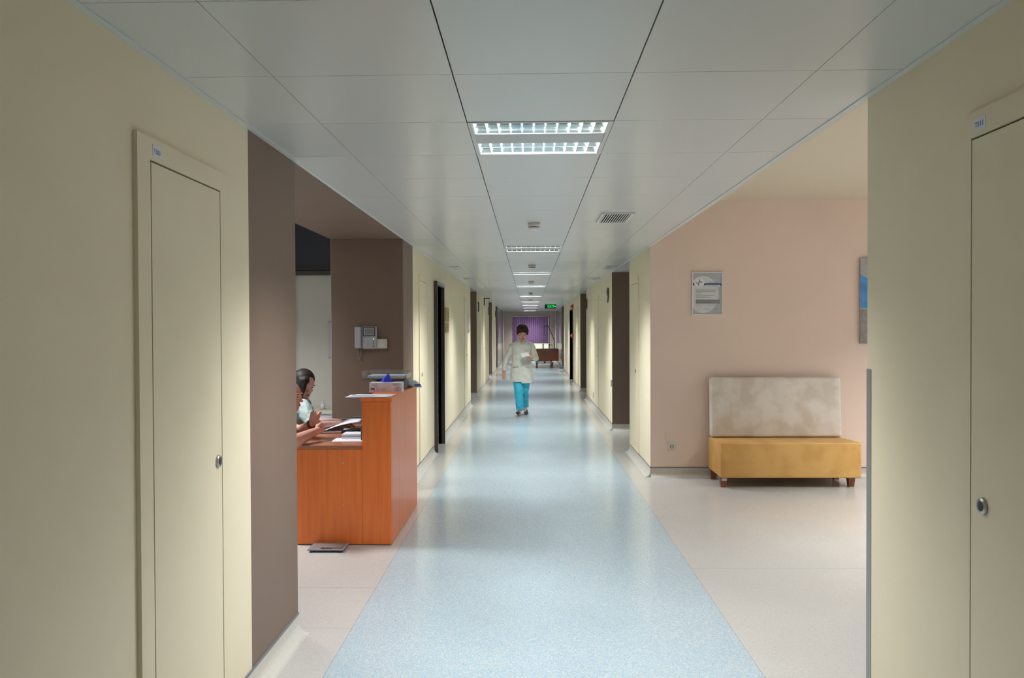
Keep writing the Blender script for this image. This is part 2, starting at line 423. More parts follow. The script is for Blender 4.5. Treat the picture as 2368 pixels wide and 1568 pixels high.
for i in range(ns):
    x = WX0+.004+i*sw; t = .16+.03*math.sin(i*2.3)
    if i in (16, 17, 18): t = .5
    dy = math.sin(t)*sw*.66; dx = math.cos(t)*sw*.66; cx = x+sw/2
    for (za, zb) in ((-1.27, 0),):
        vv = [b.verts.new(p) for p in ((cx-dx, -dy, za), (cx+dx, dy, za), (cx+dx, dy, zb), (cx-dx, -dy, zb))]
        b.faces.new(vv)
o = obj('slats', b, BL, bl)
md = o.modifiers.new('s', 'SOLIDIFY'); md.thickness = .002

# ---- doors
def side_door(n, x, sgn, y0, y1, ztop, proj, m_frame, label=None):
    """sgn: into the wall"""
    root = bpy.data.objects.new('door_%d' % n, None); COL.objects.link(root); root.location = (x, y0, 0); root['kind'] = 'structure'
    L = y1-y0
    b = nb()
    def bb(a0, a1, *r): box(b, min(sgn*a0, sgn*a1), max(sgn*a0, sgn*a1), *r)
    bb(-proj, WT-.02, -.03, 0, 0, ztop+.045); bb(-proj, WT-.02, L, L+.035, 0, ztop+.045)
    obj('frame', b, m_frame, root)
    b = nb(); bb(-proj, WT-.02, 0, L, ztop, ztop+.045); obj('lintel', b, mat('grey_lintel', (.25, .25, .26), .3), root)
    b = nb(); bb(.09, .13, 0, L, .005, ztop); d = obj('door_leaf', b, mat('dark_door', (.012, .012, .014), .3), root)
    b = nb(); bb(.03, .09, .08, .1, 1.02, 1.04); bb(.03, .045, .08, .2, 1.02, 1.04); obj('door_handle', b, STEEL, d)
    b = nb(); bb(-proj-.002, -proj, -.031, -.022, 0, ztop+.045); obj('edge_strip', b, STEEL, root)
    return root
side_door(1, XL, -1, DL[0], DL[1], DL[2]-.0, .045, DARKF)
side_door(2, XR, 1, DR[0], DR[1], DR[2]-.0, .01, DARKF)

# ================================================================ CEILING FITTINGS
MIR = mat('louvre_mirror', (.80, .85, .86), .08, metal=1)
FIN = mat('louvre_fin', (.85, .9, .9), .35)
PANEL = mat('luminaire_panel', (.52, .53, .53), .4)
def luminaire(loc, label, group, power=LAMP_W):
    root = thing('ceiling_light', label, 'ceiling light', loc, 0, group)
    b = nb(); e = .018; h0 = .0
    for a in ((-.3, -.3+e, -.3, .3), (.3-e, .3, -.3, .3), (-.3+e, .3-e, -.3, -.3+e), (-.3+e, .3-e, .3-e, .3)):
        box(b, a[0]+.001, a[1]-.001 if a[1] > 0 else a[1], a[2]+.001, a[3]-.001, -.003, .09)
    obj('frame', b, WHITE, root)
    b = nb(); box(b, -.282, .282, -.095, .075, .0, .012, ); box(b, -.282, .282, -.282, .282, .085, .09); obj('centre_panel', b, PANEL, root)
    for y0, y1 in ((-.282, -.095), (.075, .282)):
        b = nb(); ym = (y0+y1)/2
        for (c0, c1) in ((y0, ym-.003), (ym+.003, y1)):
            # parabolic trough, open below
            n = 8; prof = []
            hw = (c1-c0)/2; cc = (c0+c1)/2
            P = [(cc+hw*math.cos(math.pi*k/n), .004+.06*math.sin(math.pi*k/n)**.7) for k in range(n+1)]
            A = [b.verts.new((-.28, p[0], p[1])) for p in P]; B = [b.verts.new((.28, p[0], p[1])) for p in P]
            for k in range(n): b.faces.new((A[k], A[k+1], B[k+1], B[k]))
        # lengthwise blade
        box(b, -.28, .28, ym-.003, ym+.003, .0, .02)
        rf = obj('reflector', b, MIR, root, smooth=False)
        b = nb()
        for k in range(12):
            x = -.28+.56*k/11
            prism(b, [(x-.0015, .002), (x+.0015, .002), (x+.0055, .034), (x-.0055, .034)], 'y', y0+.002, y1-.002)
        obj('louvre', b, FIN, root)
    for (nm, px, py, pz, sx, sy, rx, ry, spr, en) in (('tube_light', 0, 0, .05, .54, .5, 0, 0, 170, .3), ('beam_down', 0, 0, -.006, .5, .5, 0, 0, 126, .28),
            ('beam_left', -.1, 0, -.006, .3, .5, 0, 33, 62, .22), ('beam_right', .1, 0, -.006, .3, .5, 0, -33, 62, .22),
            ('beam_near', 0, -.1, -.006, .5, .3, -22, 0, 78, .32), ('beam_far', 0, .1, -.006, .5, .3, 24, 0, 82, .36)):
        la = bpy.data.lights.new(nm, 'AREA'); la.shape = 'RECTANGLE'; la.size = sx; la.size_y = sy
        la.energy = power*en; la.color = LAMP_COL; la.spread = math.radians(spr)
        lo = bpy.data.objects.new(nm, la); COL.objects.link(lo); lo.parent = root; lo.location = (px, py, pz); lo.rotation_euler = (math.radians(rx), math.radians(ry), 0)
    return root
LXC = .0502
names = {1: 'nearest ceiling light, its mirror louvre cells clearly seen', 9: 'second ceiling light down the corridor, beyond the first smoke detector',
 15: 'third ceiling light from the camera, beyond the second smoke detector', 21: 'fourth ceiling light from the camera, beyond the third smoke detector',
 29: 'fifth ceiling light from the camera along the corridor', 36: 'sixth ceiling light from the camera, third from the far end',
 42: 'seventh ceiling light from the camera, second-last bright bar before the exit sign', 48: 'eighth ceiling light, last bar but one before the far wall',
 56: 'last ceiling light, thin bar right against the far window wall', -7: 'unseen ceiling light added behind the camera to brighten the near corridor'}
for j in LIGHTROWS:
    luminaire((LXC, 2.6157+.6*j+.3, H), names[j], 'louvred ceiling lights along the corridor', 14.0 if j < 0 else LAMP_W)  # negative row: unseen weaker lamp added to brighten the near end
# unseen lamps added to brighten the two side rooms
luminaire((-3.0, 5.9, 2.855), 'unseen louvred light added to brighten the reception office', 'added unseen lights in the side rooms', 60)
luminaire((3.6, 5.2, 2.75), 'unseen louvred light added to brighten the waiting lounge', 'added unseen lights in the side rooms', 50)
luminaire((5.2, 6.4, 2.75), 'unseen louvred light added near the lounge window to brighten the lounge', 'added unseen lights in the side rooms', 50)

def detector(loc, label):
    root = thing('smoke_detector', label, 'smoke detector', loc, 0, 'smoke detectors along the corridor ceiling')
    b = nb(); cyl(b, (0, 0, -.028), (0, 0, 0), .049, .05, 32); obj('base', b, WARMW, root, True)
    b = nb(); cyl(b, (0, 0, -.038), (0, 0, -.028), .038, .038, 24); obj('sensor_chamber', b, DGREY, root)
    b = nb()
    for k in range(18):
        t = 2*math.pi*k/18; x, y = .041*math.cos(t), .041*math.sin(t); cyl(b, (x, y, -.04), (x, y, -.027), .003, seg=6)
    cyl(b, (0, 0, -.048), (0, 0, -.039), .030, .042, 32); obj('cover', b, WARMW, root)
    return root
dl = ['large round smoke detector just beyond the nearest ceiling light', 'smoke detector between the second and third ceiling lights',
 'smoke detector between the third and fourth ceiling lights', 'smoke detector between the fourth and fifth ceiling lights',
 'smoke detector between the fifth and sixth ceiling lights', 'small smoke detector nearest the far end window']
d0 = None
for y, l in zip((6.3, 10.4, 14.0, 18.4, 22.6, 32.8), dl):
    d0 = detector((.045, y, H), l) if d0 is None else dup(d0, (.045, y, H), l)

def vent(x0, x1, y0, y1, label, n=11):
    root = thing('air_vent', label, 'air vent', ((x0+x1)/2, (y0+y1)/2, H), 0, 'white air vents in the ceiling')
    w, l = (x1-x0)/2, (y1-y0)/2; b = nb(); e = .022
    box(b, -w, w, -l, -l+e, -.012, 0); box(b, -w, w, l-e, l, -.012, 0); box(b, -w, -w+e, -l+e, l-e, -.012, 0); box(b, w-e, w, -l+e, l-e, -.012, 0)
    obj('frame', b, WHITE, root)
    b = nb()
    for k in range(n):
        x = -w+e+(k+.5)*(2*w-2*e)/n
        prism(b, [(x-.005, -.010), (x+.003, -.010), (x+.006, -.002), (x+.001, -.002)], 'y', -l+e, l-e)
    obj('slats', b, WHITE, root)
    b = nb(); box(b, -w+e, w-e, -l+e, l-e, -.0012, -.0004); obj('dark_backing', b, BLACK, root)
vent(.535, .775, 5.74, 6.24, 'large white air vent on the right of the ceiling, nearest of all vents')
vent(-1.08, -.945, 10.55, 11.05, 'white air vent beside the left wall above the dark door', 7)
vent(-1.08, -.945, 13.0, 13.5, 'second white air vent along the left wall, beyond the dark door', 7)
vent(1.04, 1.18, 10.6, 11.1, 'white air vent beside the right wall before the brown recess face', 7)
vent(1.04, 1.18, 13.05, 13.55, 'farther white air vent along the right wall beyond the brown recess face', 7)

# exit sign
ex = thing('exit_sign', 'illuminated green EXIT sign with arrow hanging from the ceiling', 'exit sign', (.742, 27.0, H))
bx('housing', BLACK, -.195, .195, -.015, .03, -.148, -.012, parent=ex)
bx('frame', mat('sign_frame', (.35, .36, .36), .4), -.2, .2, -.012, .034, -.156, -.148, parent=ex)
for x in (-.15, .15):
    b = nb(); cyl(b, (x, .01, -.012), (x, .01, 0), .006, seg=8); obj('hanger', b, STEEL, ex)
GREEN = mat('green_glow', (.0, .3, .05), emit=(.0, 1, .12), es=1.3)
text_mesh('lettering', 'EXIT', .118, GREEN, ex, (.02, -.018, -.083), (math.pi/2, 0, 0), .001)
b = nb()
box(b, .125, .165, -.019, -.016, -.088, -.076)
vv = [b.verts.new(p) for p in ((.155, -.018, -.112), (.19, -.018, -.082), (.155, -.018, -.052))]; b.faces.new(vv)
obj('arrow', b, GREEN, ex)

# ================================================================ WALL FITTINGS
def access_panel(x, sgn, y0, y1, lock_y, label, tagtext=None, tag_y=None, nearfirst=True):
    """flush service-shaft door. sgn points into the wall"""
    root = thing('access_panel', label, 'access panel', (x, y0, 0), 0, 'cream service doors in the corridor walls')
    L = y1-y0; b = nb(); z0, z1 = .115, 2.13; T = .014; e = .075
    a0, a1 = sorted((-sgn*T, sgn*.001))
    # frame: near stile, head, thin far stile, bottom rail
    box(b, a0, a1, 0, e+.005, z0, z1); box(b, a0, a1, e+.005, L, z1-.07, z1); box(b, a0, a1, L-.035, L, z0, z1-.07); box(b, a0, a1, e+.005, L-.035, z0, z0+.06)
    obj('frame', b, CREAM, root)
    d0, d1 = sorted((-sgn*(T-.0015), sgn*.001))
    b = nb(); box(b, d0, d1, e+.005+.010, L-.035-.003, z0+.06+.005, z1-.07-.006); dr = obj('door', b, CREAM, root)
    b = nb(); box(b, *sorted((-sgn*.002, 0)), e, L-.03, z0+.055, z1-.065); obj('gap', b, mat('shadow_gap', (.04, .035, .02), .8), root)
    b = nb(); cyl(b, (-sgn*(T-.002), lock_y-y0, 1.045), (-sgn*(T+.006), lock_y-y0, 1.045), .024, .021, 28); lk = obj('lock_ring', b, STEEL, dr, True)
    b = nb(); cyl(b, (-sgn*(T+.0055), lock_y-y0, 1.045), (-sgn*(T+.0066), lock_y-y0, 1.045), .014, .014, 20); obj('keyhole', b, BLACK, dr)
    if tagtext:
        ty = tag_y-y0
        b = nb(); box(b, *sorted((-sgn*T, -sgn*(T+.0012))), ty-.028, ty+.028, z1-.055, z1-.02)
        t = obj('number_tag', b, mat('tag_white', (.70, .71, .74), .5), root)
        rot = (math.pi/2, 0, math.pi/2) if sgn < 0 else (math.pi/2, 0, -math.pi/2)
        if tagtext.strip(): text_mesh('tag_number', tagtext, .021, mat('tag_blue', (.08, .12, .45), .6), t, (-sgn*(T+.0014), ty, z1-.04), rot, .0003)
    return root
access_panel(XL, -1, 2.317, 2.98, 2.905, 'tall cream access panel on the near left wall beside the brown paint', 'T503', 2.44)
access_panel(XL, -1, 8.35, 9.02, 8.5, 'cream access panel on the left wall just before the dark door', ' ', 8.47)
access_panel(XL, -1, 14.2, 14.85, 14.7, 'narrow looking cream access panel on the left wall before the first brown recess', ' ', 14.3)
access_panel(XL, -1, 19.9, 20.6, 20.4, 'cream access panel on the left wall beyond the first brown recess')
access_panel(XR, 1, 1.55, 2.262, 2.165, 'cream access panel on the near right wall, cut by the frame edge', 'T511', 2.185)
access_panel(XR, 1, 8.93, 9.64, 9.12, 'cream access panel on the right wall between the lounge and the brown recess')
access_panel(XR, 1, 14.1, 14.8, 14.2, 'cream access panel on the right wall beyond the first brown recess')
access_panel(XR, 1, 19.9, 20.6, 20.0, 'faint cream access panel on the right wall before the far dark door')

def plaque(name, x, sgn, y0, y1, z0, z1, m, label, cat, group=None, th=.012, marks=None, mm=DBROWN):
    root = thing(name, label, cat, (x, (y0+y1)/2, (z0+z1)/2), 0, group)
    a = sorted((-sgn*th, -sgn*.0005)); w = (y1-y0)/2; h = (z1-z0)/2
    bx('plate', m, *a, -w, w, -h, h, parent=root, bev=.002)
    if marks:
        b = nb()
        for (u0, u1, v0, v1) in marks:
            box(b, *sorted((-sgn*th, -sgn*(th+.001))), u0*w, u1*w, v0*h, v1*h)
        obj('marks', b, mm, root)
    return root
plaque('door_sign', XL, -1, 10.98, 11.42, 1.645, 1.84, YELLOW, 'upper yellow plaque on the left wall past the dark door', 'sign', 'yellow plaques past the dark door', .015, [(.2, .7, .1, .3), (.25, .65, -.4, -.15)])
plaque('door_sign', XL, -1, 10.98, 11.36, 1.487, 1.625, YELLOW, 'lower yellow plaque on the left wall past the dark door', 'sign', 'yellow plaques past the dark door', .015, [(.1, .8, .5, .7), (.1, .7, .0, .2), (.1, .8, -.5, -.3)])
plaque('warning_sticker', XL, -1, 8.74, 8.81, 1.505, 1.605, mat('sticker_red', (.6, .06, .06), .5), 'small red and white sticker on the left wall before the dark door', 'sticker', None, .002, [(-.6, .6, -.6, .6)], PAPER)
plaque('information_strip', XL, -1, 15.1, 15.4, 1.46, 1.83, WHITE, 'white vertical notice strip on the left wall near the first brown recess', 'notice', None, .012, [(-.4, .4, -.9, -.55), (-.3, .3, .1, .2), (-.3, .3, -.2, -.1)], DGREY)
def number(x, sgn, y, z, s, label, size=.28):
    rot = (math.pi/2, 0, math.pi/2) if sgn < 0 else (math.pi/2, 0, -math.pi/2)
    o = text_mesh('room_number', s, size, DBROWN, None, (x-sgn*.012, y, z), rot, .011)
    o.scale.x = 1.6
    return tag(o, label, 'number', 'brown relief room numbers on the walls')
number(XR, 1, 12.33, 2.045, '9', 'large brown relief number on the right wall, nearest of them', .33)
number(XR, 1, 16.9, 2.05, '8', 'brown relief number on the right wall beside the second brown recess', .33)
number(XL, -1, 18.2, 2.04, '2', 'brown relief number on the left wall just past the first brown recess', .33)
number(XL, -1, 22.8, 2.05, '3', 'brown relief number on the left wall before the second brown recess', .33)
number(XL, -1, 27.4, 2.05, '4', 'farthest brown relief number on the left wall', .33)

br = thing('sign_bracket', 'black angled bracket projecting from the left wall near the ceiling', 'bracket', (XL, 20.5, 2.25))
bx('wall_plate', BLACK, .0005, .025, -.02, .02, -.10, .10, parent=br)
bx('arm', BLACK, .0, .155, -.012, .012, .075, .10, parent=br)
cp = thing('fire_call_point', 'red round fire call point beside the far right dark door', 'alarm', (XR, 22.05, 1.345))
b = nb(); cyl(b, (-.05, 0, 0), (-.0005, 0, 0), .07, .075, 24); obj('body', b, RED, cp)
bx('label_plate', WHITE, -.085, -.05, -.03, .03, -.03, .03, parent=cp)
tr_ = thing('warning_sign', 'small red triangular sign projecting above the far right door', 'sign', (XR, 22.0, 2.16))
b = nb(); A = [(-.001, -.08), (-.001, .08), (-.1, 0)]
prism(b, [(p[0], p[1]) for p in A], 'y', -.006, .006); obj('triangle', b, RED, tr_)
gd = bpy.data.objects
b = nb(); prism(b, [(XR-.002, 2.895), (XR-.002, 2.932), (XR+.06, 2.932), (XR+.06, 2.9295), (XR-.0002, 2.9295), (XR-.0002, 2.895)], 'z', .0, 1.382)
tag(obj('corner_guard', b, mat('guard_metal', (.33, .34, .35), .45, metal=.6)), 'grey metal corner guard on the end of the near right wall', 'corner guard')
# small latch on far side of right recess
plaque('wall_socket', XR, 1, 15.25, 15.35, .2, .3, WHITE, 'small white socket low on the right wall beyond the recess', 'socket')
plaque('wall_bumper', XR, 1, 11.86, 11.93, .66, .76, WHITE, 'small white catch on the right wall corner past the first recess', 'catch', None, .02)

# boxes on floor, far right
st = thing('supply_box', 'white box with a blue lid on the floor by the far right wall', 'box', (1.145, 27.75, 0))
bx('box_body', WHITE, -.08, .08, -.12, .12, 0, .13, parent=st); bx('lid', mat('blue_lid', (.04, .14, .42), .4), -.083, .083, -.123, .123, .13, .185, parent=st)

# ================================================================ LOUNGE THINGS
# certificate
ce = thing('framed_certificate', 'silver framed certificate with blue band on the peach lounge wall', 'certificate', (1.832, 8.118, 1.89)); ce.rotation_euler = (0, .012, 0)
W2, H2 = .155, .22
b = nb(); e = .007
box(b, -W2, W2, -.018, 0, H2-e, H2); box(b, -W2, W2, -.018, 0, -H2, -H2+e); box(b, -W2, -W2+e, -.018, 0, -H2+e, H2-e); box(b, W2-e, W2, -.018, 0, -H2+e, H2-e)
obj('frame', b, mat('silver_frame', (.85, .86, .90), .35), ce)
bx('sheet', mat('certificate_grey', (.46, .48, .51), .5), -W2+e, W2-e, -.010, -.004, -H2+e, H2-e, parent=ce)
def disc2(b, cx, cz, rx, rz, y, n=40, clip=None, a0=0, a1=2*math.pi):
    pts = []
    for k in range(n):
        t = a0+(a1-a0)*k/n; x = cx+rx*math.cos(t); z = cz+rz*math.sin(t)
        if clip: x = max(clip[0], min(clip[1], x)); z = max(clip[2], min(clip[3], z))
        pts.append(b.verts.new((x, y, z)))
    b.faces.new(pts)
b = nb(); disc2(b, -.04, -.01, .155, .19, -.0104, 60, (-W2+e, W2-e, -H2+e, H2-e)); obj('pale_oval', b, mat('certificate_pale', (.66, .68, .68), .5), ce)
b = nb(); box(b, -W2+e, W2-e-.005, -.0112, -.0106, .085, .105); box(b, -W2+e, -W2+.02, -.0112, -.0106, .083, .108); obj('blue_band', b, mat('certificate_blue', (.035, .075, .28), .5), ce)
b = nb(); disc2(b, -.085, .113, .054, .053, -.0116); obj('emblem_disc', b, mat('certificate_white', (.76, .77, .78), .5), ce)
b = nb()
for (x0, x1, z0, z1) in ((-.084, -.077, .113, .145), (-.084, -.053, .113, .121), (-.093, -.086, .08, .11), (-.117, -.086, .104, .111)):
    box(b, x0, x1, -.0122, -.0118, z0, z1)
obj('emblem_cross', b, MATS['certificate_blue'], ce)
bx('title_strip', MATS['certificate_white'], -.018, .125, -.0120, -.0112, .068, .09, parent=ce)
text_mesh('title', 'CERTIFICATE', .0195, mat('certificate_ink', (.10, .11, .2), .6), ce, (.054, -.0124, .079), (math.pi/2, 0, 0), .0002)
b = nb()
zz = .035
for k, (wd, g) in enumerate([(.21, .009), (.19, .009), (.20, .009), (.06, .017), (.06, .012), (.19, .011), (.11, .010), (.15, .012)]):
    box(b, -.118, -.118+wd, -.0112, -.0107, zz, zz+.0028); zz -= g
for (x0, x1, z) in ((-.12, -.02, -.118), (-.005, .085, -.118), (-.12, -.06, -.13), (-.005, .04, -.13), (-.10, -.075, -.166), (-.03, .03, -.158), (.075, .11, -.158), (-.02, .015, -.168), (.08, .105, -.168)):
    box(b, x0, x1, -.0112, -.0107, z, z+.0025)
obj('body_text', b, mat('certificate_text', (.2, .2, .22), .6), ce)
bx('grey_block', mat('certificate_block', (.25, .26, .27), .6), -.118, .128, -.0112, -.0106, -.104, -.062, parent=ce)
text_mesh('heading', 'Quality Management', .011, MATS['certificate_ink'], ce, (.06, -.0118, .110), (math.pi/2, 0, 0), .0001)
# painting
pt = thing('painting', 'canvas with a blue shape hung on the lounge wall, half hidden by the near wall', 'painting', (3.80, 8.118, 1.805))
bx('canvas', mat('canvas_grey', (.42, .40, .42), .7, noise=(14, .12, 5)), -.42, .42, -.03, 0, -.435, .435, parent=pt)
b = nb()
pts = [(-.42, .27), (-.33, .22), (-.2, .3), (0, .2), (.2, .32), (.42, .26), (.42, -.06), (.1, -.04), (-.2, -.08), (-.42, -.07)]
vv = [b.verts.new((x, -.0312, z)) for x, z in pts]; b.faces.new(vv); obj('blue_shape', b, mat('painting_blue', (.07, .30, .66), .6, noise=(9, .25, 5)), pt)
b = nb(); vv = [b.verts.new(p) for p in ((-.42, -.031, -.435), (.42, -.031, -.435), (.42, -.031, -.1), (-.42, -.031, -.08))]; b.faces.new(vv)
obj('lower_band', b, mat('painting_taupe', (.30, .28, .27), .7, noise=(20, .2, 5)), pt)
# socket
sk = thing('wall_socket', 'white power socket low on the peach lounge wall left of the bench', 'socket', (1.468, 8.12, .318))
bx('face_plate', WARMW, -.04, .04, -.01, 0, -.04, .04, parent=sk, bev=.003)
b = nb(); cyl(b, (0, -.0115, 0), (0, -.0095, 0), .02, .02, 24); obj('recess', b, mat('socket_grey', (.18, .17, .16), .5), sk)
b = nb(); cyl(b, (0, -.0125, 0), (0, -.011, 0), .012, .012, 20); c_o = obj('insert', b, WHITE, sk)
# bench
def leather(name, c1, c2, rough=.45):
    M = bpy.data.materials.new(name); M.use_nodes = True; nt = M.node_tree; b = nt.nodes['Principled BSDF']
    tc = nt.nodes.new('ShaderNodeTexCoord'); n = nt.nodes.new('ShaderNodeTexNoise'); n.inputs['Scale'].default_value = 5; n.inputs['Detail'].default_value = 4
    nt.links.new(tc.outputs['Object'], n.inputs['Vector'])
    r = nt.nodes.new('ShaderNodeValToRGB'); r.color_ramp.elements[0].position = .38; r.color_ramp.elements[1].position = .58
    r.color_ramp.elements[0].color = (*c1, 1); r.color_ramp.elements[1].color = (*c2, 1)
    nt.links.new(n.outputs[0], r.inputs[0]); nt.links.new(r.outputs[0], b.inputs['Base Color']); b.inputs['Roughness'].default_value = rough
    n2 = nt.nodes.new('ShaderNodeTexNoise'); n2.inputs['Scale'].default_value = 120; nt.links.new(tc.outputs['Object'], n2.inputs['Vector'])
    q = nt.nodes.new('ShaderNodeBump'); q.inputs['Strength'].default_value = .1; q.inputs['Distance'].default_value = .003
    nt.links.new(n2.outputs[0], q.inputs['Height']); nt.links.new(q.outputs[0], b.inputs['Normal'])
    return M
be = thing('upholstered_bench', 'upholstered bench with mustard seat and pale beige back on brown feet', 'bench', (2.495, 7.80, 0))
def soft(name, m, prof, axis_len, parent, bev=.02, sub=2):
    """prof in y,z extruded along x, bevelled"""
    b = nb(); prism(b, prof, 'x', -axis_len/2, axis_len/2)
    bmesh.ops.recalc_face_normals(b, faces=b.faces)
    bmesh.ops.bevel(b, geom=list(b.edges), offset=bev, segments=4, affect='EDGES', profile=.5)
    o = obj(name, b, m, parent, True); return o
MUST = leather('mustard_leather', (.54, .29, .075), (.62, .36, .11)); BEIG = leather('beige_leather', (.62, .55, .46), (.74, .69, .62))
soft('seat', MUST, [(-.275, .10), (.27, .10), (.27, .425), (-.275, .44)], 1.33, be, .016)
soft('backrest', BEIG, [(.165, .43), (.275, .43), (.285, 1.035), (.205, 1.035)], 1.315, be, .03)
b = nb(); 
for (x, y) in ((-.635, -.25),):
    pass
for k, (x, y) in enumerate(((-.625, -.18), (.61, -.15), (-.625, .22), (.61, .22))):
    b = nb(); s0, s1 = .024, .034
    lo = [b.verts.new((x+a*s0, y+c*s0, 0)) for a, c in ((-1, -1), (1, -1), (1, 1), (-1, 1))]
    hi = [b.verts.new((x+a*s1, y+c*s1, .105)) for a, c in ((-1, -1), (1, -1), (1, 1), (-1, 1))]
    for i in range(4): b.faces.new((lo[i], lo[(i+1) % 4], hi[(i+1) % 4], hi[i]))
    b.faces.new(lo[::-1]); b.faces.new(hi)
    lg = obj('leg', b, mat('bench_leg_wood', (.22, .07, .035), .35), be)
    if k == 0:
        bx('inventory_tag', MATS['tag_white'], x-.022, x+.028, y-.0365, y-.0345, .065, .088, parent=lg)

# ================================================================ HOSPITAL BED
bd = thing('hospital_bed', 'wheeled hospital bed with brown wooden footboard at the far end', 'bed', (.66, 31.9, 0))
bx('footboard', BEDW, -.60, .51, -1.03, -.99, .27, .735, parent=bd, bev=.012)
b = nb(); cyl(b, (-.60, -1.01, .745), (.48, -1.01, .745), .018); obj('foot_rail', b, DARKF, bd)
bx('footboard_badge', mat('badge_dark', (.10, .07, .04), .5), -.14, .04, -1.034, -1.0305, .48, .66, parent=bd)
bx('headboard', BEDW, -.60, .51, .99, 1.03, .27, .66, parent=bd, bev=.012)
bx('mattress', WHITE, -.50, .42, -.97, .97, .42, .56, parent=bd, bev=.03)
b = nb()
box(b, -.56, -.50, -.98, .98, .33, .40); box(b, .42, .48, -.98, .98, .33, .40); box(b, -.5, .42, -.98, -.93, .33, .40); box(b, -.5, .42, .93, .98, .33, .40)
box(b, -.40, .32, -.9, -.84, .17, .22); box(b, -.40, .32, .84, .9, .17, .22); box(b, -.06, 0, -.9, .9, .17, .22)
cyl(b, (-.3, -.86, .2), (-.3, -.6, .36), .02); cyl(b, (.22, -.86, .2), (.22, -.6, .36), .02); cyl(b, (-.3, .86, .2), (-.3, .6, .36), .02); cyl(b, (.22, .86, .2), (.22, .6, .36), .02)
obj('chassis', b, STEEL, bd)
for (x, y) in ((-.34, -.95), (.26, -.95), (-.34, .95), (.26, .95)):
    b = nb(); cyl(b, (x-.02, y, .075), (x+.02, y, .075), .075, seg=24); wv = obj('wheel', b, BLACK, bd)
    b = nb(); box(b, x-.028, x+.028, y-.02, y+.02, .10, .20); obj('fork', b, DARKF, wv)
b = nb(); tube(b, [(.40, .95, .35), (.40, .95, 1.05), (.385, .95, 1.10), (.16, .7, 1.62), (.14, .66, 1.645), (.10, .6, 1.65), (-.06, .3, 1.65)], .018)
pole = obj('trapeze_pole', b, DARKF, bd)
b = nb(); cyl(b, (-.03, .35, 1.36), (-.03, .35, 1.645), .006); tube(b, [(-.03, .35, 1.37), (-.10, .35, 1.22), (-.09, .35, 1.205), (.03, .35, 1.205), (.04, .35, 1.22), (-.03, .35, 1.37)], .012)
obj('trapeze_handle', b, DARKF, bd)
for s in (-.54, .46):
    b = nb(); tube(b, [(s, -.7, .38), (s, -.68, .62), (s, .3, .62), (s, .32, .38)], .012); obj('side_rail', b, STEEL, bd)

# ================================================================ RECEPTION DESK
DY = 5.55
dk = thing('reception_desk', 'orange wood reception desk with a raised counter beside the corridor', 'desk', (0, 0, 0))
bx('raised_end_panel', WOOD, -1.187, -.982, DY, DY+.025, .006, 1.02, parent=dk, bev=.001)
bx('low_end_panel', WOOD, -1.665, -1.188, DY+.002, DY+.025, .006, .682, parent=dk, bev=.001)
bx('corridor_panel', WOOD, -1.006, -.981, DY+.026, 6.83, .006, 1.02, parent=dk, bev=.001)
bx('inner_panel', WOOD, -1.187, -1.165, DY+.026, 6.83, .006, 1.02, parent=dk)
bx('far_end_panel', WOOD, -1.187, -.982, 6.805, 6.829, .006, 1.02, parent=dk)
bx('counter_top', WOOD, -1.195, -.975, DY-.004, 6.84, 1.022, 1.048, parent=dk, bev=.0015)
bx('desktop', WOODH, -1.665, -1.1885, DY-.002, 6.83, .684, .71, parent=dk, bev=.0015)
bx('plinth_shadow_gap', DARKF, -1.655, -1.0, DY+.006, DY+.02, .0, .006, parent=dk)
for z in (.585, .285):
    b = nb(); cyl(b, (-1.325, DY+.0025, z), (-1.325, DY+.0005, z), .006, seg=12); obj('screw_cap', b, STEEL, dk)

# --- on the raised counter
TOPZ = 1.0485
def sheet(name, x0, x1, y0, y1, z, rz, m, label, cat, lines=0, curl=0, group=None):
    root_loc = ((x0+x1)/2, (y0+y1)/2, z); w, l = (x1-x0)/2, (y1-y0)/2
    b = nb(); n = 8; g = []
    for i in range(n+1):
        row = []
        for j in range(n+1):
            x = -w+2*w*i/n; y = -l+2*l*j/n; zz = .0005+curl*((abs(x)/w)**3)*.5
            row.append(b.verts.new((x, y, zz)))
        g.append(row)
    for i in range(n):
        for j in range(n): b.faces.new((g[i][j], g[i+1][j], g[i+1][j+1], g[i][j+1]))
    r = bmesh.ops.extrude_face_region(b, geom=list(b.faces)); 
    bmesh.ops.translate(b, verts=[v for v in r['geom'] if isinstance(v, bmesh.types.BMVert)], vec=(0, 0, .0012))
    o = obj(name, b, m); o.location = root_loc; o.rotation_euler = (0, 0, rz); tag(o, label, cat, group)
    if lines:
        b = nb()
        for k in range(lines):
            y = -l*.8+1.6*l*k/lines
            box(b, -w*.85, w*.8*random.uniform(.3, 1), y, y+.003, .0018+.0, .0022)
        obj('printed_lines', b, mat('print_grey', (.3, .3, .34), .6), o)
    return o
sheet('paper_sheet', -1.315, -1.02, 5.57, 5.78, TOPZ+.0025, .03, PAPER, 'upper sheet of printed paper on the counter in front of the glove box', 'paper', 9, .0)
sheet('paper_sheet', -1.30, -1.0, 5.60, 5.86, TOPZ, -.08, mat('paper_cool', (.66, .68, .76), .7), 'lower sheet of paper sticking out under the printed one on the counter', 'paper')
gb = thing('glove_box', 'white cardboard box of disposable gloves on the raised counter', 'glove box', (-1.105, 6.08, TOPZ), .0)
bx('carton', mat('carton_white', (.60, .60, .66), .5), -.125, .125, -.055, .055, 0, .077, parent=gb, bev=.001)
b = nb()
box(b, -.115, -.085, -.0558, -.0552, .01, .036)
obj('size_mark', b, mat('mark_maroon', (.22, .03, .03), .5), gb)
b = nb(); box(b, -.112, -.088, -.0562, -.0559, .012, .021); obj('size_mark_panel', b, MATS['carton_white'], gb)
b = nb()
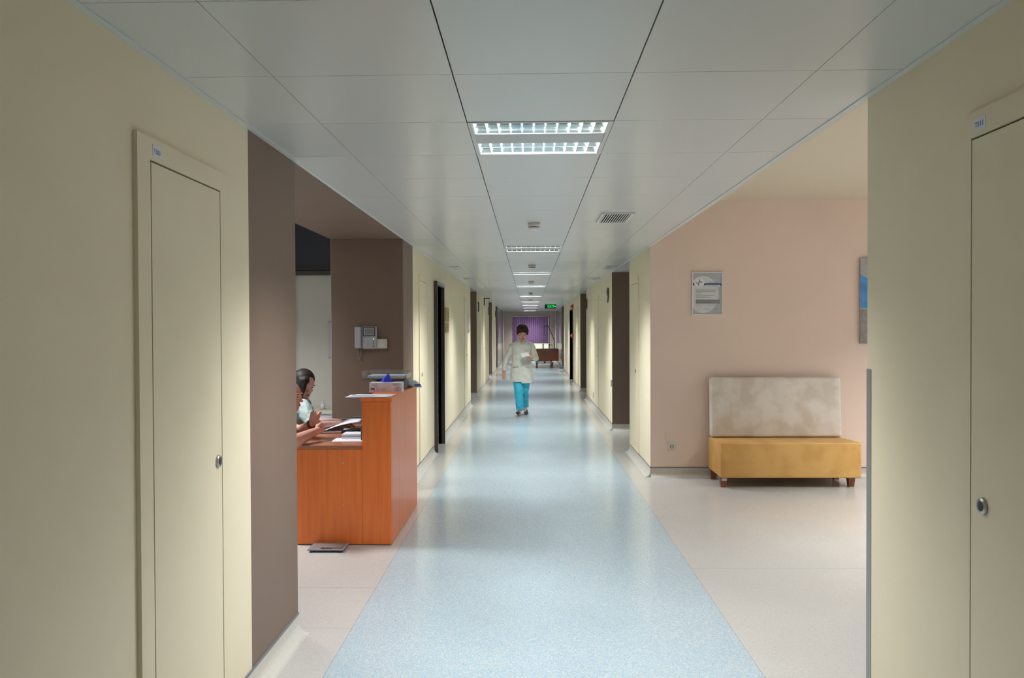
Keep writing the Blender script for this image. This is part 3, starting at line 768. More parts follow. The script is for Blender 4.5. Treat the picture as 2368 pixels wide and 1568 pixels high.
for k in range(6): box(b, -.075, -.045-.004*(k % 2), -.0558, -.0552, .012+k*.0045, .0135+k*.0045); box(b, -.03, .005-.005*(k % 3), -.0558, -.0552, .012+k*.0045, .0135+k*.0045)
for k in range(3): box(b, .055, .105, -.0558, -.0552, .058+k*.0045, .060+k*.0045)
box(b, -.085, -.055, -.0558, -.0552, .046, .048)
obj('small_print', b, mat('print_light', (.38, .36, .42), .6), gb)
text_mesh('brand_lettering', 'Sfmed', .016, mat('brand_blue', (.12, .28, .62), .6), gb, (-.085, -.0556, .058), (math.pi/2, 0, 0), .0004)
b = nb()
for cx, cz, r in ((.082, .022, .012), (.103, .026, .014)):
    n = 24
    A = [b.verts.new((cx+r*math.cos(2*math.pi*k/n), -.0556, cz+r*math.sin(2*math.pi*k/n))) for k in range(n)]
    B = [b.verts.new((cx+(r-.003)*math.cos(2*math.pi*k/n), -.0556, cz+(r-.003)*math.sin(2*math.pi*k/n))) for k in range(n)]
    for k in range(n): b.faces.new((A[k], A[(k+1) % n], B[(k+1) % n], B[k]))
obj('ring_emblem', b, mat('emblem_dark', (.12, .10, .08), .6), gb)
# glove poking out
b = nb()
GP = [(-.045, 0, .0), (-.02, -.02, 0), (.02, -.02, 0), (.055, 0, 0), (.02, .02, 0), (-.02, .02, 0)]
base = [b.verts.new((x, y, .078)) for x, y, z in GP]
mid = [b.verts.new((x*.62-.004, y*.8+.004*(-1)**i, .078+.028)) for i, (x, y, z) in enumerate(GP)]
hi = [b.verts.new((x*.22+.008, y*.35, .078+.052+.006*(i % 2))) for i, (x, y, z) in enumerate(GP)]
tip = b.verts.new((.006, 0, .078+.068))
for A, B in ((base, mid), (mid, hi)):
    for i in range(6): b.faces.new((A[i], A[(i+1) % 6], B[(i+1) % 6], B[i]))
for i in range(6): b.faces.new((hi[i], hi[(i+1) % 6], tip))
g = obj('protruding_glove', b, mat('glove_blue', (.03, .05, .62), .45), gb)
# letter tray
ACR = mat('clear_acrylic', (.80, .80, .78), .08, trans=.9)
ACR.node_tree.nodes['Principled BSDF'].inputs['IOR'].default_value = 1.12
ty = thing('letter_tray', 'clear acrylic letter tray on grey feet behind the glove box', 'letter tray', (-1.16, 6.45, TOPZ))
b = nb(); x0, x1, y0, y1, z0, z1 = -.19, .17, -.13, .13, .085, .148; t = .003
box(b, x0, x1, y0, y1, z0, z0+t); box(b, x0, x0+t, y0, y1, z0+t, z1); box(b, x1-t, x1, y0, y1, z0+t, z1-.02); box(b, x0+t, x1-t, y1-t, y1, z0+t, z1)
box(b, x0+t, x1-t, y0, y0+t, z0+t, z0+.02); box(b, x0+t, x1-t, y0, y0+t, z1-.004, z1)
obj('tray', b, ACR, ty)
bx('tray_papers', mat('tray_paper', (.42, .46, .52), .6), -.15, .15, -.11, .11, .089, .112, parent=ty)
bx('blue_base', mat('tray_blue', (.10, .13, .25), .5), -.188, .12, -.126, .126, .079, .0845, parent=ty)
bx('pedestal', DGREY, -.03, .15, -.10, .10, 0, .0785, parent=ty)
# blue packet
pk = thing('wipes_packet', 'pale blue plastic packet hanging over the far corner of the counter', 'packet', (-1.0, 6.62, TOPZ), .1)
b = nb(); ell(b, (0, 0, .028), (.095, .07, .028), u=24, v=12)
for v in b.verts:
    if v.co.x > .04: v.co.z -= (v.co.x-.04)*.5 if v.co.x > .04 else 0
o = obj('pouch', b, mat('packet_pale', (.50, .60, .66), .3, noise=(25, .15)), pk, True)
bx('blue_print', mat('packet_blue', (.08, .20, .55), .4), .035, .085, -.066, -.05, .006, .028, parent=pk)

# --- on the low desktop
DZ = .7105
mo = thing('computer_monitor', 'black computer monitor seen edge-on behind the raised counter', 'monitor', (-1.235, 6.38, DZ))
bx('screen_housing', BLACK, -.022, .018, -.2, .22, .10, .412, parent=mo, bev=.006)
bx('stand', BLACK, -.015, .01, -.02, .05, .012, .11, parent=mo); bx('foot', BLACK, -.09, .035, -.08, .10, 0, .012, parent=mo, bev=.003)
kb = thing('desk_phone', 'black telephone lying on the low desktop behind the paper stack', 'telephone', (-1.345, 6.09, DZ), .1)
bx('phone_base', BLACK, -.08, .07, -.07, .08, 0, .022, parent=kb, bev=.005)
b = nb(); tube(b, [(-.10, -.05, .022), (-.085, -.055, .045), (.0, -.05, .05), (.07, -.04, .045), (.085, -.035, .03)], [.018, .02, .012, .02, .018]); obj('handset', b, BLACK, kb, True)
for k in range(3):
    o = bx('paper_stack', [PAPER, mat('book_grey', (.35, .36, .40), .6), PAPER][k], -.10, .085, -.07, .07, .0, .012, bev=.0015)
    o.location = (-1.31, 5.94+.003*k, DZ+.0125*k+.0016); tag(o, ['lowest white pad of the small pile beside the raised counter', 'grey pad in the middle of the small pile beside the raised counter', 'topmost white pad of the small pile beside the raised counter'][k], 'notepad', 'pads piled beside the raised counter')
sheet('paper_sheet', -1.46, -1.21, 5.74, 5.93, DZ, .05, PAPER, 'loose white sheet under the small pile of pads on the desktop', 'paper')
# open folder / register
rg = thing('open_register', 'open register of white pages lying in front of the seated women', 'register', (-1.52, 6.38, DZ), .12)
def page(x0, x1, y0, y1, amp, zb, name, m):
    b = nb(); n = 14; g = []
    for i in range(n+1):
        u = i/n; x = x0+(x1-x0)*u
        z = zb+.012*math.sin(math.pi*u)+.075*u
        g.append([b.verts.new((x, y0, z)), b.verts.new((x, y1, z))])
    for i in range(n): b.faces.new((g[i][0], g[i+1][0], g[i+1][1], g[i][1]))
    r = bmesh.ops.extrude_face_region(b, geom=list(b.faces)); bmesh.ops.translate(b, verts=[v for v in r['geom'] if isinstance(v, bmesh.types.BMVert)], vec=(0, 0, .003))
    return obj(name, b, m, rg, True)
page(-.15, .15, -.16, .2, .0, .012, 'raised_pages', PAPER)
bx('cover', mat('cover_dark', (.05, .05, .08), .5), -.16, .15, -.17, .21, 0, .005, parent=rg); bx('lower_pages', PAPER, -.155, .14, -.165, .205, .005, .011, parent=rg)
sc_ = thing('tape_roll', 'round cream-rimmed tape roll with dark middle leaning at the back of the desktop', 'tape roll', (-1.60, 6.72, DZ+.017)); sc_.rotation_euler = (.32, 0, 0)
b = nb(); cyl(b, (0, 0, 0), (0, 0, .022), .045, .055, 32); obj('rim', b, mat('cream_ceramic', (.55, .52, .42), .3), sc_, True)
b = nb(); cyl(b, (0, 0, .0205), (0, 0, .0228), .047, .047, 32); obj('dark_contents', b, BLACK, sc_)
sp_ = thing('document_tray', 'grey plastic tray lip sticking out beside the monitor', 'tray', (-1.26, 5.93, DZ+.0)) 
bx('tray_body', DGREY, .01, .068, -.14, -.02, 0, .115, parent=sp_, bev=.006)
bx('output_lip', DGREY, -.07, .06, -.10, -.03, .16, .172, parent=sp_, bev=.003); bx('lip_support', DGREY, .02, .06, -.09, -.04, .115, .16, parent=sp_)

# --- floor scale
fs = thing('bathroom_scale', 'glass and grey bathroom scale on the floor against the desk', 'scale', (-1.405, 5.446, 0))
bx('platform', mat('scale_glass', (.22, .24, .28), .15), -.125, .125, -.09, .09, .014, .022, parent=fs, bev=.002)
bx('tread_pad', mat('scale_pad', (.20, .17, .16), .5), -.105, .105, -.03, .082, .0222, .0235, parent=fs)
bx('display', BLACK, -.04, .035, -.07, -.045, .0222, .0232, parent=fs)
bx('silver_strip', STEEL, .04, .11, -.07, -.04, .0222, .0228, parent=fs)
for (x, y) in ((-.1, -.07), (.1, -.07), (-.1, .07), (.1, .07)):
    b = nb(); cyl(b, (x, y, 0), (x, y, .014), .015, seg=14); obj('foot', b, BLACK, fs)

# --- intercom
ic = thing('video_intercom', 'white wall intercom with handset and small screen on the brown wall', 'intercom', (-1.52, 7.33, 1.46))
ICW = mat('intercom_plastic', (.42, .42, .46), .45)
bx('body', ICW, -.03, .10, -.035, 0, -.104, .104, parent=ic, bev=.004)
bx('cradle', ICW, -.06, -.03, -.025, 0, -.1, .098, parent=ic)
hs = bx('handset', ICW, -.102, -.045, -.055, -.005, -.1, .1, parent=ic, bev=.008)
bz = bx('screen_bezel', mat('bezel_navy', (.06, .06, .10), .3), -.027, .088, -.0375, -.035, .012, .098, parent=ic)
bx('screen_frame', ICW, -.016, .078, -.041, -.0375, .022, .09, parent=bz); bx('screen', mat('screen_grey', (.22, .23, .22), .2), -.008, .073, -.0425, -.041, .029, .084, parent=bz)
for z, m_ in ((-.014, mat('led_green', (.2, .5, .05), emit=(.4, 1, .08), es=1.2)), (-.034, DGREY), (-.058, DGREY), (-.082, DGREY)):
    b = nb(); cyl(b, (.072, -.038, z), (.072, -.035, z), .0055, seg=14); obj('button', b, m_, ic)
bx('maker_mark', DGREY, -.024, .004, -.0356, -.035, .0, .003, parent=ic)
b = nb(); pts = []
for k in range(60):
    t = k/59; x = -.082+.034*t+.0; z = -.1-.1*math.sin(math.pi*t); 
    pts.append((x+.004*math.cos(k*1.9), -.02+.004*math.sin(k*1.9), z))
tube(b, pts, .003, 6); obj('coiled_cord', b, mat('cord_grey', (.25, .25, .24), .5), ic)
ls = thing('light_switch', 'white square light switch right of the intercom', 'light switch', (-1.372, 7.33, 1.402))
bx('surround', WARMW, -.047, .047, -.03, 0, -.044, .044, parent=ls, bev=.003); bx('rocker', WHITE, -.033, .033, -.035, -.03, -.032, .032, parent=ls, bev=.003)

# --- back office cabinet and bottle
cb = thing('low_cabinet', 'white low cabinet with cream top at the back of the office', 'cabinet', (-2.6, 8.2, 0))
bx('cabinet_body', mat('cabinet_lilac', (.52, .53, .66), .4), -.5, .60, -.24, .29, 0, .68, parent=cb)
bx('cabinet_top', mat('cabinet_cream', (.60, .56, .46), .4), -.51, .61, -.26, .295, .68, .71, parent=cb)
bt = thing('plastic_bottle', 'small clear bottle on the white cabinet beside the brown wall', 'bottle', (-2.14, 8.1, .71))
b = nb(); cyl(b, (0, 0, 0), (0, 0, .06), .025, .025, 20); cyl(b, (0, 0, .06), (0, 0, .075), .025, .01, 20); obj('bottle_body', b, mat('bottle_pale', (.60, .60, .66), .3), bt, True)
b = nb(); cyl(b, (0, 0, .075), (0, 0, .095), .011, .011, 16); obj('cap', b, WHITE, bt)
ph = thing('wall_panel_strip', 'white vertical plate on the pale office wall beside the brown wall', 'plate', (-2.15, 8.5, 1.43))
bx('plate', mat('plate_lilac', (.5, .5, .6), .4), -.03, .05, -.03, 0, -.19, .19, parent=ph, bev=.003)

# ================================================================ PEOPLE
SKIN = mat('skin', (.60, .31, .21), .5); SKIN.node_tree.nodes['Principled BSDF'].inputs['Subsurface Weight'].default_value = .0
SKIN2 = mat('skin_pale', (.56, .33, .27), .5)
LIPS = mat('lips', (.38, .10, .09), .4); REDLIP = mat('red_lips', (.55, .02, .03), .3)
EYEW = mat('eye_white', (.6, .58, .55), .3); IRIS = mat('iris', (.04, .03, .02), .3)
COAT = mat('white_coat', (.60, .61, .56), .7)
TEAL = mat('turquoise_trousers', (.035, .42, .60), .7)
def fuse(name, bm, m, parent, voxel=.006, smooth=3, disp=None):
    """joined volumes -> one continuous smooth surface"""
    me = bpy.data.meshes.new(name); bmesh.ops.recalc_face_normals(bm, faces=bm.faces); bm.to_mesh(me); bm.free()
    o = bpy.data.objects.new(name, me); COL.objects.link(o)
    r = o.modifiers.new('r', 'REMESH'); r.mode = 'VOXEL'; r.voxel_size = voxel; r.use_smooth_shade = True
    s = o.modifiers.new('s', 'SMOOTH'); s.factor = .5; s.iterations = smooth
    if disp:
        tx = bpy.data.textures.new(name+'_t', 'CLOUDS'); tx.noise_scale = disp[0]; tx.noise_depth = 2
        d = o.modifiers.new('d', 'DISPLACE'); d.texture = tx; d.strength = disp[1]; d.mid_level = .5
    dg = bpy.context.evaluated_depsgraph_get(); dg.update()
    ev = bpy.data.meshes.new_from_object(o.evaluated_get(dg)); ev.name = name
    ev.materials.clear(); ev.materials.append(m)
    for p in ev.polygons: p.use_smooth = True
    bpy.data.objects.remove(o)
    o = bpy.data.objects.new(name, ev); COL.objects.link(o)
    if parent is not None: o.parent = parent
    return o
def headM(c, yaw_, pit, rol=0, s=1.0):
    """face looks to local -Y; yaw_ turns about Z, pit>0 looks down"""
    return Matrix.Translation(Vector(c)) @ Matrix.Rotation(yaw_, 4, 'Z') @ Matrix.Rotation(pit, 4, 'X') @ Matrix.Rotation(rol, 4, 'Y') @ Matrix.Scale(s, 4)
def add_head(bm, M):
    def E(c, r, rot=None):
        T = M @ Matrix.Translation(Vector(c)) @ (rot.to_matrix().to_4x4() if rot else Matrix.Identity(4)) @ Matrix.Diagonal((*r, 1))
        bmesh.ops.create_uvsphere(bm, u_segments=20, v_segments=14, radius=1, matrix=T)
    E((0, .012, .028), (.074, .093, .082)); E((0, -.012, -.035), (.060, .068, .068)); E((0, -.048, -.083), (.030, .030, .024))
    E((0, -.030, -.060), (.046, .050, .045))
    E((-.034, -.054, -.028), (.020, .016, .02)); E((.034, -.054, -.028), (.020, .016, .02))
    E((0, -.079, .004), (.010, .015, .030), Euler((-.25, 0, 0))); E((0, -.094, -.020), (.011, .014, .011)); E((-.012, -.086, -.023), (.008, .01, .007)); E((.012, -.086, -.023), (.008, .01, .007))
    E((0, -.072, .034), (.048, .016, .010)); E((0, -.074, -.048), (.021, .012, .011)); E((0, -.074, -.058), (.016, .012, .006))
    for s in (-1, 1):
        E((s*.075, .012, -.005), (.009, .02, .03))
def P(M, c): return M @ Vector(c)
def face_bits(parent, M, lip, eyes_closed=False):
    b = nb()
    for c, r in (((0, -.0845, -.0480), (.018, .0052, .0038)), ((0, -.0835, -.0555), (.015, .0052, .0042))):
        bmesh.ops.create_uvsphere(b, u_segments=16, v_segments=8, radius=1, matrix=M @ Matrix.Translation(Vector(c)) @ Matrix.Diagonal((*r, 1)))
    obj('lips', b, lip, parent, True)
    for s in (-1, 1):
        b = nb(); bmesh.ops.create_uvsphere(b, u_segments=14, v_segments=8, radius=1, matrix=M @ Matrix.Translation(Vector((s*.031, -.067, .008))) @ Matrix.Diagonal((.0125, .0068, .0058 if not eyes_closed else .0035, 1)))
        obj('eye', b, IRIS if eyes_closed else EYEW, parent, True)
        if not eyes_closed:
            b = nb(); bmesh.ops.create_uvsphere(b, u_segments=10, v_segments=8, radius=1, matrix=M @ Matrix.Translation(Vector((s*.031, -.0725, .008))) @ Matrix.Diagonal((.006, .003, .006, 1)))
            obj('iris', b, IRIS, parent, True)
        b = nb(); bmesh.ops.create_uvsphere(b, u_segments=14, v_segments=6, radius=1, matrix=M @ Matrix.Translation(Vector((s*.032, -.077, .031))) @ Matrix.Rotation(s*.12, 4, 'Y') @ Matrix.Diagonal((.021, .006, .0035, 1)))
        obj('eyebrow', b, IRIS, parent, True)
def add_hand(bm, M, side, curl=.35, spread=1.0, s=1.0, thumb_in=.3):
    """wrist at origin, fingers along +X, thumb toward side*Y, palm faces -Z"""
    def Q(c): return M @ Vector((c[0]*s, c[1]*s, c[2]*s))
    for y in (-.030, -.010, .010, .030):
        cap(bm, Q((.005, y*.8, 0)), .014*s, Q((.085, y, -.002)), .0115*s)
    cap(bm, Q((.015, side*.02, -.006)), .014*s, Q((.05, side*.027, -.006)), .013*s)
    L = [.075, .085, .078, .062]; yy = [.0325, .0108, -.0108, -.0325]
    for i in range(4):
        y = side*yy[i]*spread; p = Vector((.083, side*yy[i], 0)); a = curl*(.6+.12*i); r = .0086-.0004*i
        segs = (.46, .30, .24)
        for k in range(3):
            d = Vector((math.cos(a), (side*yy[i])*.8*(spread-1)+0, -math.sin(a))); q = p+d*L[i]*segs[k]
            cap(bm, Q(p), r*s, Q(q), (r-.0008)*s); p = q; r -= .0007; a += curl*1.0
    p = Vector((.022, side*.027, -.006)); a = .75-thumb_in
    for k, l in enumerate((.035, .030, .024)):
        d = Vector((math.cos(a), side*math.sin(a), -.25-.3*thumb_in)).normalized(); q = p+d*l
        cap(bm, Q(p), (.0125-.0012*k)*s, Q(q), (.011-.0012*k)*s); p = q; a -= thumb_in*.8
def frameM(o, xdir, zdir):
    x = Vector(xdir).normalized(); z = Vector(zdir); z = (z-x*z.dot(x)).normalized(); y = z.cross(x)
    m_ = Matrix((x, y, z)).transposed().to_4x4(); m_.translation = Vector(o); return m_

# ---------- walking woman
WY = 13.98
wp = thing('person', 'woman in white coat and turquoise trousers walking while reading a paper', 'person', (-.13, WY, 0))
b = nb()
HM = headM((.012, -.06, 1.462), .14, .50, .04, 1.12)
add_head(b, HM)
cap(b, (.01, .01, 1.28), .052, (.012, -.012, 1.41), .050)
cap(b, (-.11, .01, 1.225), .045, (.12, .01, 1.225), .045); ell(b, (0, .01, 1.12), (.14, .09, .16)); ell(b, (0, .01, .92), (.145, .10, .15)); ell(b, (0, .01, .80), (.17, .115, .13))
# arms (her right arm is on image left)
RS, RE, RW = (-.175, .01, 1.225), (-.275, .03, 1.0), (-.315, -.03, .79)
LS, LE, LWr = (.18, .01, 1.225), (.245, -.02, 1.02), (.185, -.20, 1.045)
cap(b, RS, .036, RE, .034); cap(b, RE, .034, RW, .024); cap(b, LS, .036, LE, .034); cap(b, LE, .034, LWr, .025)
add_hand(b, frameM(RW, (-.05, -.10, -1), (-.5, -.85, 0)), -1, .30, 1.0, 1.0)
add_hand(b, frameM(LWr, (-.72, -.35, .28), (.15, -.8, .4)), 1, .75, 1.0, .92, .55)
# legs: her right leg (image left) forward, her left leg behind
HR, KR, AR = (-.075, 0, .80), (-.055, -.08, .45), (-.035, -.06, .085)
HLf, KL, AL = (.075, 0, .80), (.045, .02, .45), (.055, .26, .10)
for a, k, n_ in ((HR, KR, AR), (HLf, KL, AL)):
    cap(b, a, .085, k, .052); cap(b, k, .052, n_, .034)
cap(b, AR, .034, (-.045, -.17, .035), .028); cap(b, AL, .034, (.06, .16, .035), .028)
body = fuse('body', b, SKIN, wp, .005, 2)
face_bits(wp, HM, LIPS, True)
# hair: short, full
b = nb()
def HE(c, r): bmesh.ops.create_uvsphere(b, u_segments=20, v_segments=14, radius=1, matrix=HM @ Matrix.Translation(Vector(c)) @ Matrix.Diagonal((*r, 1)))
HE((0, .022, .052), (.095, .098, .082)); HE((0, .05, .0), (.082, .078, .085)); HE((-.045, -.040, .072), (.045, .04, .034)); HE((.045, -.042, .070), (.050, .04, .034)); HE((.0, -.035, .092), (.07, .05, .036))
HE((-.078, .0, .03), (.020, .055, .055)); HE((.078, -.004, .03), (.020, .055, .058)); HE((.040, -.066, .056), (.030, .014, .018)); HE((-.048, -.060, .055), (.022, .014, .02))
fuse('hair', b, mat('brown_hair', (.035, .014, .010), .6, spec=.25, noise=(60, .5)), wp, .006, 5)
# trousers
b = nb()
for a, k, n_, zb in ((HR, KR, AR, .10), (HLf, KL, AL, .125)):
    cap(b, (a[0], a[1], .72), .098, k, .080)
    q = Vector(n_); q.z = zb+.03
    cyl(b, k, q, .078, .070, 18); ell(b, k, (.08,)*3)
    cyl(b, q, (q.x, q.y+.004, zb), .070, .072, 18)
fuse('trousers', b, TEAL, wp, .007, 2, (.05, .018))
# shoes
for nm, a, z0, dirv in (('r', AR, 0, 0), ('l', AL, 0, 0)):
    b = nb(); x, y = a[0], a[1]
    pit = .28 if nm == 'r' else -.25
    M_ = Matrix.Translation(Vector((x-(.02 if nm == 'r' else -.015), y-.04, .04 if nm == 'r' else .045))) @ Matrix.Rotation(-pit, 4, 'X') @ Matrix.Rotation(-.12 if nm == 'r' else .1, 4, 'Z')
    for c, r in (((0, -.08, -.003), (.042, .065, .030)), ((0, .0, .003), (.037, .09, .035)), ((0, .065, .012), (.033, .04, .045))):
        bmesh.ops.create_uvsphere(b, u_segments=18, v_segments=12, radius=1, matrix=M_ @ Matrix.Translation(Vector(c)) @ Matrix.Diagonal((*r, 1)))
    fuse('shoe', b, mat('navy_shoe', (.035, .04, .06), .5), wp, .006, 2)
# coat
b = nb()
def loft(bm, rings, n=40):
    R = []
    for (z, cx, cy, rx, ry, e) in rings:
        ring = []
        for k in range(n):
            t = 2*math.pi*k/n; c, s = math.cos(t), math.sin(t)
            ring.append(bm.verts.new((cx+rx*math.copysign(abs(c)**e, c), cy+ry*math.copysign(abs(s)**e, s), z)))
        R.append(ring)
    for A, B in zip(R, R[1:]):
        for k in range(n): bm.faces.new((A[k], A[(k+1) % n], B[(k+1) % n], B[k]))
    bm.faces.new(R[0][::-1]); bm.faces.new(R[-1])
loft(b, [(.60, .005, .0, .215, .16, .85), (.70, .0, .0, .205, .155, .85), (.85, -.005, .0, .190, .145, .85), (.98, .0, .005, .170, .13, .85), (1.08, .0, .005, .172, .13, .8), (1.18, .003, .005, .185, .128, .75), (1.25, .004, .008, .185, .108, .75), (1.295, .006, .010, .150, .085, .8), (1.33, .008, .010, .095, .068, .9), (1.362, .010, .004, .068, .060, 1)])
box(b, .0, .17, -.155, -.10, .575, .75)
cap(b, (-.155, .01, 1.235), .060, RE, .056); cap(b, (.175, .01, 1.235), .060, LE, .058)
cyl(b, RE, Vector(RW)+Vector((0, 0, .0)), .058, .047, 20); ell(b, RE, (.058,)*3)
cyl(b, LE, Vector(LWr)+Vector((.0, .02, .0)), .060, .047, 20); ell(b, LE, (.06,)*3)
coat = fuse('coat', b, COAT, wp, .0075, 3, (.10, .024))
# collar, placket, pocket lines
b = nb()
for s, x0 in ((-1, 0), (1, 0)):
    vv = [b.verts.new(p) for p in ((.0, -.128, 1.265), (s*.030, -.122, 1.29), (s*.085+.01, -.055, 1.355), (s*.070+.01, -.035, 1.385), (s*.022, -.10, 1.31))]
    b.faces.new(vv)
cl = obj('collar', b, COAT, wp); md = cl.modifiers.new('s', 'SOLIDIFY'); md.thickness = .006
b = nb()
vv = [b.verts.new(p) for p in ((.0, -.125, 1.277), (-.026, -.096, 1.312), (.010, -.088, 1.318), (.044, -.096, 1.312))]; b.faces.new(vv); o = obj('neck_opening', b, SKIN, wp)
md = o.modifiers.new('s', 'SOLIDIFY'); md.thickness = .004
b = nb()
for z in (1.17, 1.07, .97, .87): cyl(b, (-.005, -.166, z), (-.005, -.16, z), .007, seg=10)
obj('buttons', b, WARMW, wp)
for (x0, x1, y, z) in ((.04, .125, -.112, 1.155), (-.15, -.05, -.138, .87), (.05, .15, -.138, .87)):
    bx('pocket', COAT, x0, x1, y-.014, y+.03, z, z+.012, parent=wp, bev=.004)
pp = sheet('held_paper', -.07, .07, -.05, .05, 0, 0, mat('paper_bright', (.80, .81, .80), .7), 'small white paper held by the walking woman', 'paper')
pp.location = (-.065, WY-.29, 1.085); pp.rotation_euler = (math.radians(40), -.12, .25)

# ---------- seated woman 1 (dark hair, mint tunic)
MINT = mat('mint_tunic', (.40, .50, .48), .7)
s1 = thing('person', 'seated woman with long dark hair in a mint tunic looking down at papers', 'person', (-1.86, 6.42, 0))
b = nb(); HM1 = headM((.02, -.02, 1.085), .80, .45, 0, 1.0)
add_head(b, HM1)
cap(b, (-.05, .02, .95), .05, (-.01, .0, 1.03), .045)
cap(b, (-.13, .13, .91), .05, (.03, -.12, .91), .05); ell(b, (-.06, 0, .78), (.11, .15, .18)); ell(b, (-.10, 0, .55), (.13, .17, .16))
S1, E1, W1 = (.06, -.13, .91), (.15, -.20, .77), (.31, -.04, .765)
S2, E2, W2_ = (-.13, .15, .91), (.04, .23, .755), (.25, .20, .755)
cap(b, S1, .032, E1, .036); cap(b, E1, .036, W1, .024); cap(b, S2, .045, E2, .038); cap(b, E2, .036, W2_, .024)
add_hand(b, frameM(W1, (1, .3, -.05), (0, 0, 1)), 1, .4, 1, .88); add_hand(b, frameM(W2_, (1, -.2, -.05), (0, 0, 1)), -1, .4, 1, .88)
for s in (-.1, .1):
    cap(b, (-.1, s, .50), .08, (.32, s, .50), .055); cap(b, (.32, s, .50), .052, (.30, s, .09), .035); cap(b, (.30, s, .04), .035, (.42, s, .035), .028)
fuse('body', b, SKIN2, s1, .005, 2)
face_bits(s1, HM1, LIPS, True)
b = nb()
def HEx(M, c, r): bmesh.ops.create_uvsphere(b, u_segments=20, v_segments=14, radius=1, matrix=M @ Matrix.Translation(Vector(c)) @ Matrix.Diagonal((*r, 1)))
HEx(HM1, (0, .028, .040), (.086, .094, .084)); HEx(HM1, (0, .06, -.03), (.076, .055, .11)); HEx(HM1, (-.064, -.012, -.01), (.022, .055, .09)); HEx(HM1, (-.060, -.050, -.060), (.020, .028, .09)); HEx(HM1, (-.046, -.068, .01), (.020, .022, .075)); HEx(HM1, (-.034, -.050, .065), (.036, .030, .035))
HEx(HM1, (.066, .018, .0), (.014, .04, .08))
hm = mat('dark_hair', (.022, .016, .015), .55, spec=.25, noise=(60, .5))
fuse('hair', b, hm, s1, .006, 4)
b = nb(); loft(b, [(.46, -.10, 0, .16, .20, .85), (.60, -.09, 0, .15, .195, .85), (.75, -.08, 0, .14, .195, .8), (.88, -.06, 0, .12, .18, .75), (.945, -.045, 0, .10, .13, .9), (.98, -.04, 0, .065, .075, 1)])
cap(b, (.03, -.11, .91), .066, (.125, -.18, .80), .060); cap(b, S2, .062, (-.03, .195, .82), .058)
fuse('tunic', b, MINT, s1, .007, 3, (.05, .015))
b = nb(); tube(b, [(-.03, -.08, .985), (.035, -.150, .945), (.075, -.155, .88), (.085, -.15, .80)], .004, 6); tube(b, [(.02, .04, .985), (.07, -.02, .93), (.085, -.08, .87), (.085, -.15, .80)], .004, 6)
obj('lanyard', b, mat('lanyard_blue', (.03, .25, .6), .5), s1)
ch1 = thing('office_chair', 'dark office chair under the woman in the mint tunic', 'chair', (-1.96, 6.42, 0))
def chair(root):
    bx('seat', DARKF, -.22, .24, -.23, .23, .37, .425, parent=root, bev=.02)
    bx('backrest', DARKF, -.34, -.29, -.21, .21, .50, .88, parent=root, bev=.02)
    b = nb(); cyl(b, (0, 0, .06), (0, 0, .37), .025); box(b, -.33, -.05, -.03, .03, .35, .37); box(b, -.345, -.33, -.03, .03, .35, .6); obj('column', b, BLACK, root)
    for k in range(5):
        t = 2*math.pi*k/5; b = nb(); cyl(b, (0, 0, .08), (.22*math.cos(t), .22*math.sin(t), .06), .02, .014, 10); cyl(b, (.22*math.cos(t), .22*math.sin(t), .0), (.22*math.cos(t), .22*math.sin(t), .05), .024, seg=12)
        obj('leg', b, BLACK, root)
chair(ch1)
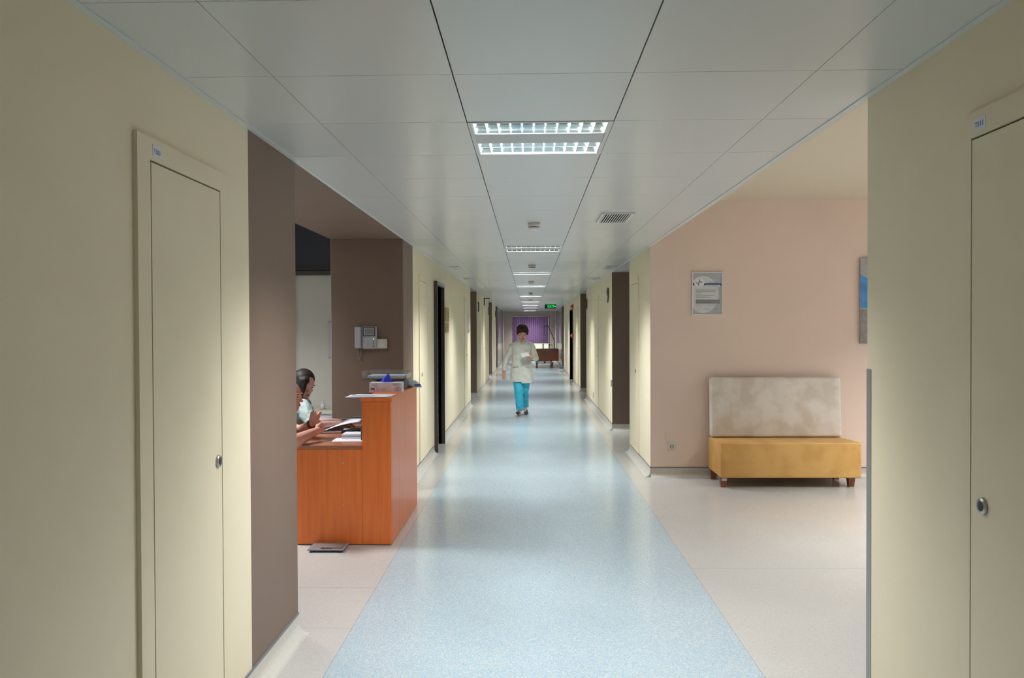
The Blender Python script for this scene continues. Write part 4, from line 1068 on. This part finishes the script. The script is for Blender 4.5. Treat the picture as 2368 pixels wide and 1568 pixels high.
# ---------- seated woman 2 (front, red lips, white top) mostly hidden by the wall
s2 = thing('person', 'seated woman with red lipstick in a white top, arms resting on the desk edge', 'person', (-1.85, 5.93, 0))
b = nb(); HM2 = headM((.038, -.03, 1.03), math.radians(84), .12, 0, 1.04)
add_head(b, HM2)
cap(b, (-.05, 0, .86), .05, (-.0, 0, .96), .048)
cap(b, (-.07, .15, .80), .055, (-.07, -.15, .80), .055); ell(b, (-.08, 0, .69), (.12, .17, .19)); ell(b, (-.10, 0, .52), (.13, .17, .16))
SA, EA, WA = (-.01, -.15, .82), (.185, -.40, .742), (.285, -.16, .79)
SB, EB, WB = (-.05, .16, .79), (.06, .12, .755), (.20, .01, .82)
cap(b, SA, .040, EA, .053); cap(b, EA, .052, WA, .027); cap(b, SB, .047, EB, .040); cap(b, EB, .037, WB, .025)
add_hand(b, frameM(WA, (.25, .9, .25), (.8, -.4, .3)), 1, .9, 1, .88, .5); add_hand(b, frameM(WB, (.25, -.15, .9), (-.2, -.9, .0)), -1, 1.05, 1, .88, .5)
for s in (-.1, .1):
    cap(b, (-.1, s, .48), .08, (.32, s, .48), .055); cap(b, (.32, s, .48), .052, (.30, s, .09), .035); cap(b, (.30, s, .04), .035, (.42, s, .035), .028)
fuse('body', b, mat('skin_fair', (.60, .30, .22), .5), s2, .0045, 2)
face_bits(s2, HM2, REDLIP)
b = nb(); HEx(HM2, (0, .035, .05), (.086, .088, .078)); HEx(HM2, (0, .07, .0), (.07, .05, .08)); HEx(HM2, (0, .12, .03), (.045, .04, .045))
fuse('hair', b, hm, s2, .006, 2)
b = nb(); loft(b, [(.44, -.10, 0, .16, .20, .85), (.58, -.09, 0, .15, .195, .85), (.70, -.08, 0, .14, .20, .8), (.80, -.07, 0, .12, .19, .75), (.86, -.05, 0, .07, .08, .9)])
cap(b, SA, .068, (.085, -.24, .80), .066); cap(b, SB, .062, (-.01, .13, .765), .058)
fuse('white_top', b, mat('white_top', (.60, .60, .62), .7), s2, .007, 3, (.05, .012))
b = nb(); W_ = Vector(WB); d_ = (W_-Vector(EB)).normalized(); 
for k in range(2):
    c = W_-d_*(.01+.012*k); a = d_.orthogonal().normalized(); bb_ = d_.cross(a); n = 24
    tube(b, [c+.031*(math.cos(2*math.pi*i/n)*a+math.sin(2*math.pi*i/n)*bb_) for i in range(n+1)], .005, 6)
obj('bracelet', b, mat('bracelet_red', (.16, .01, .015), .3), s2)
ch2 = thing('office_chair', 'dark office chair under the woman with red lipstick', 'chair', (-1.97, 5.93, 0)); chair(ch2)
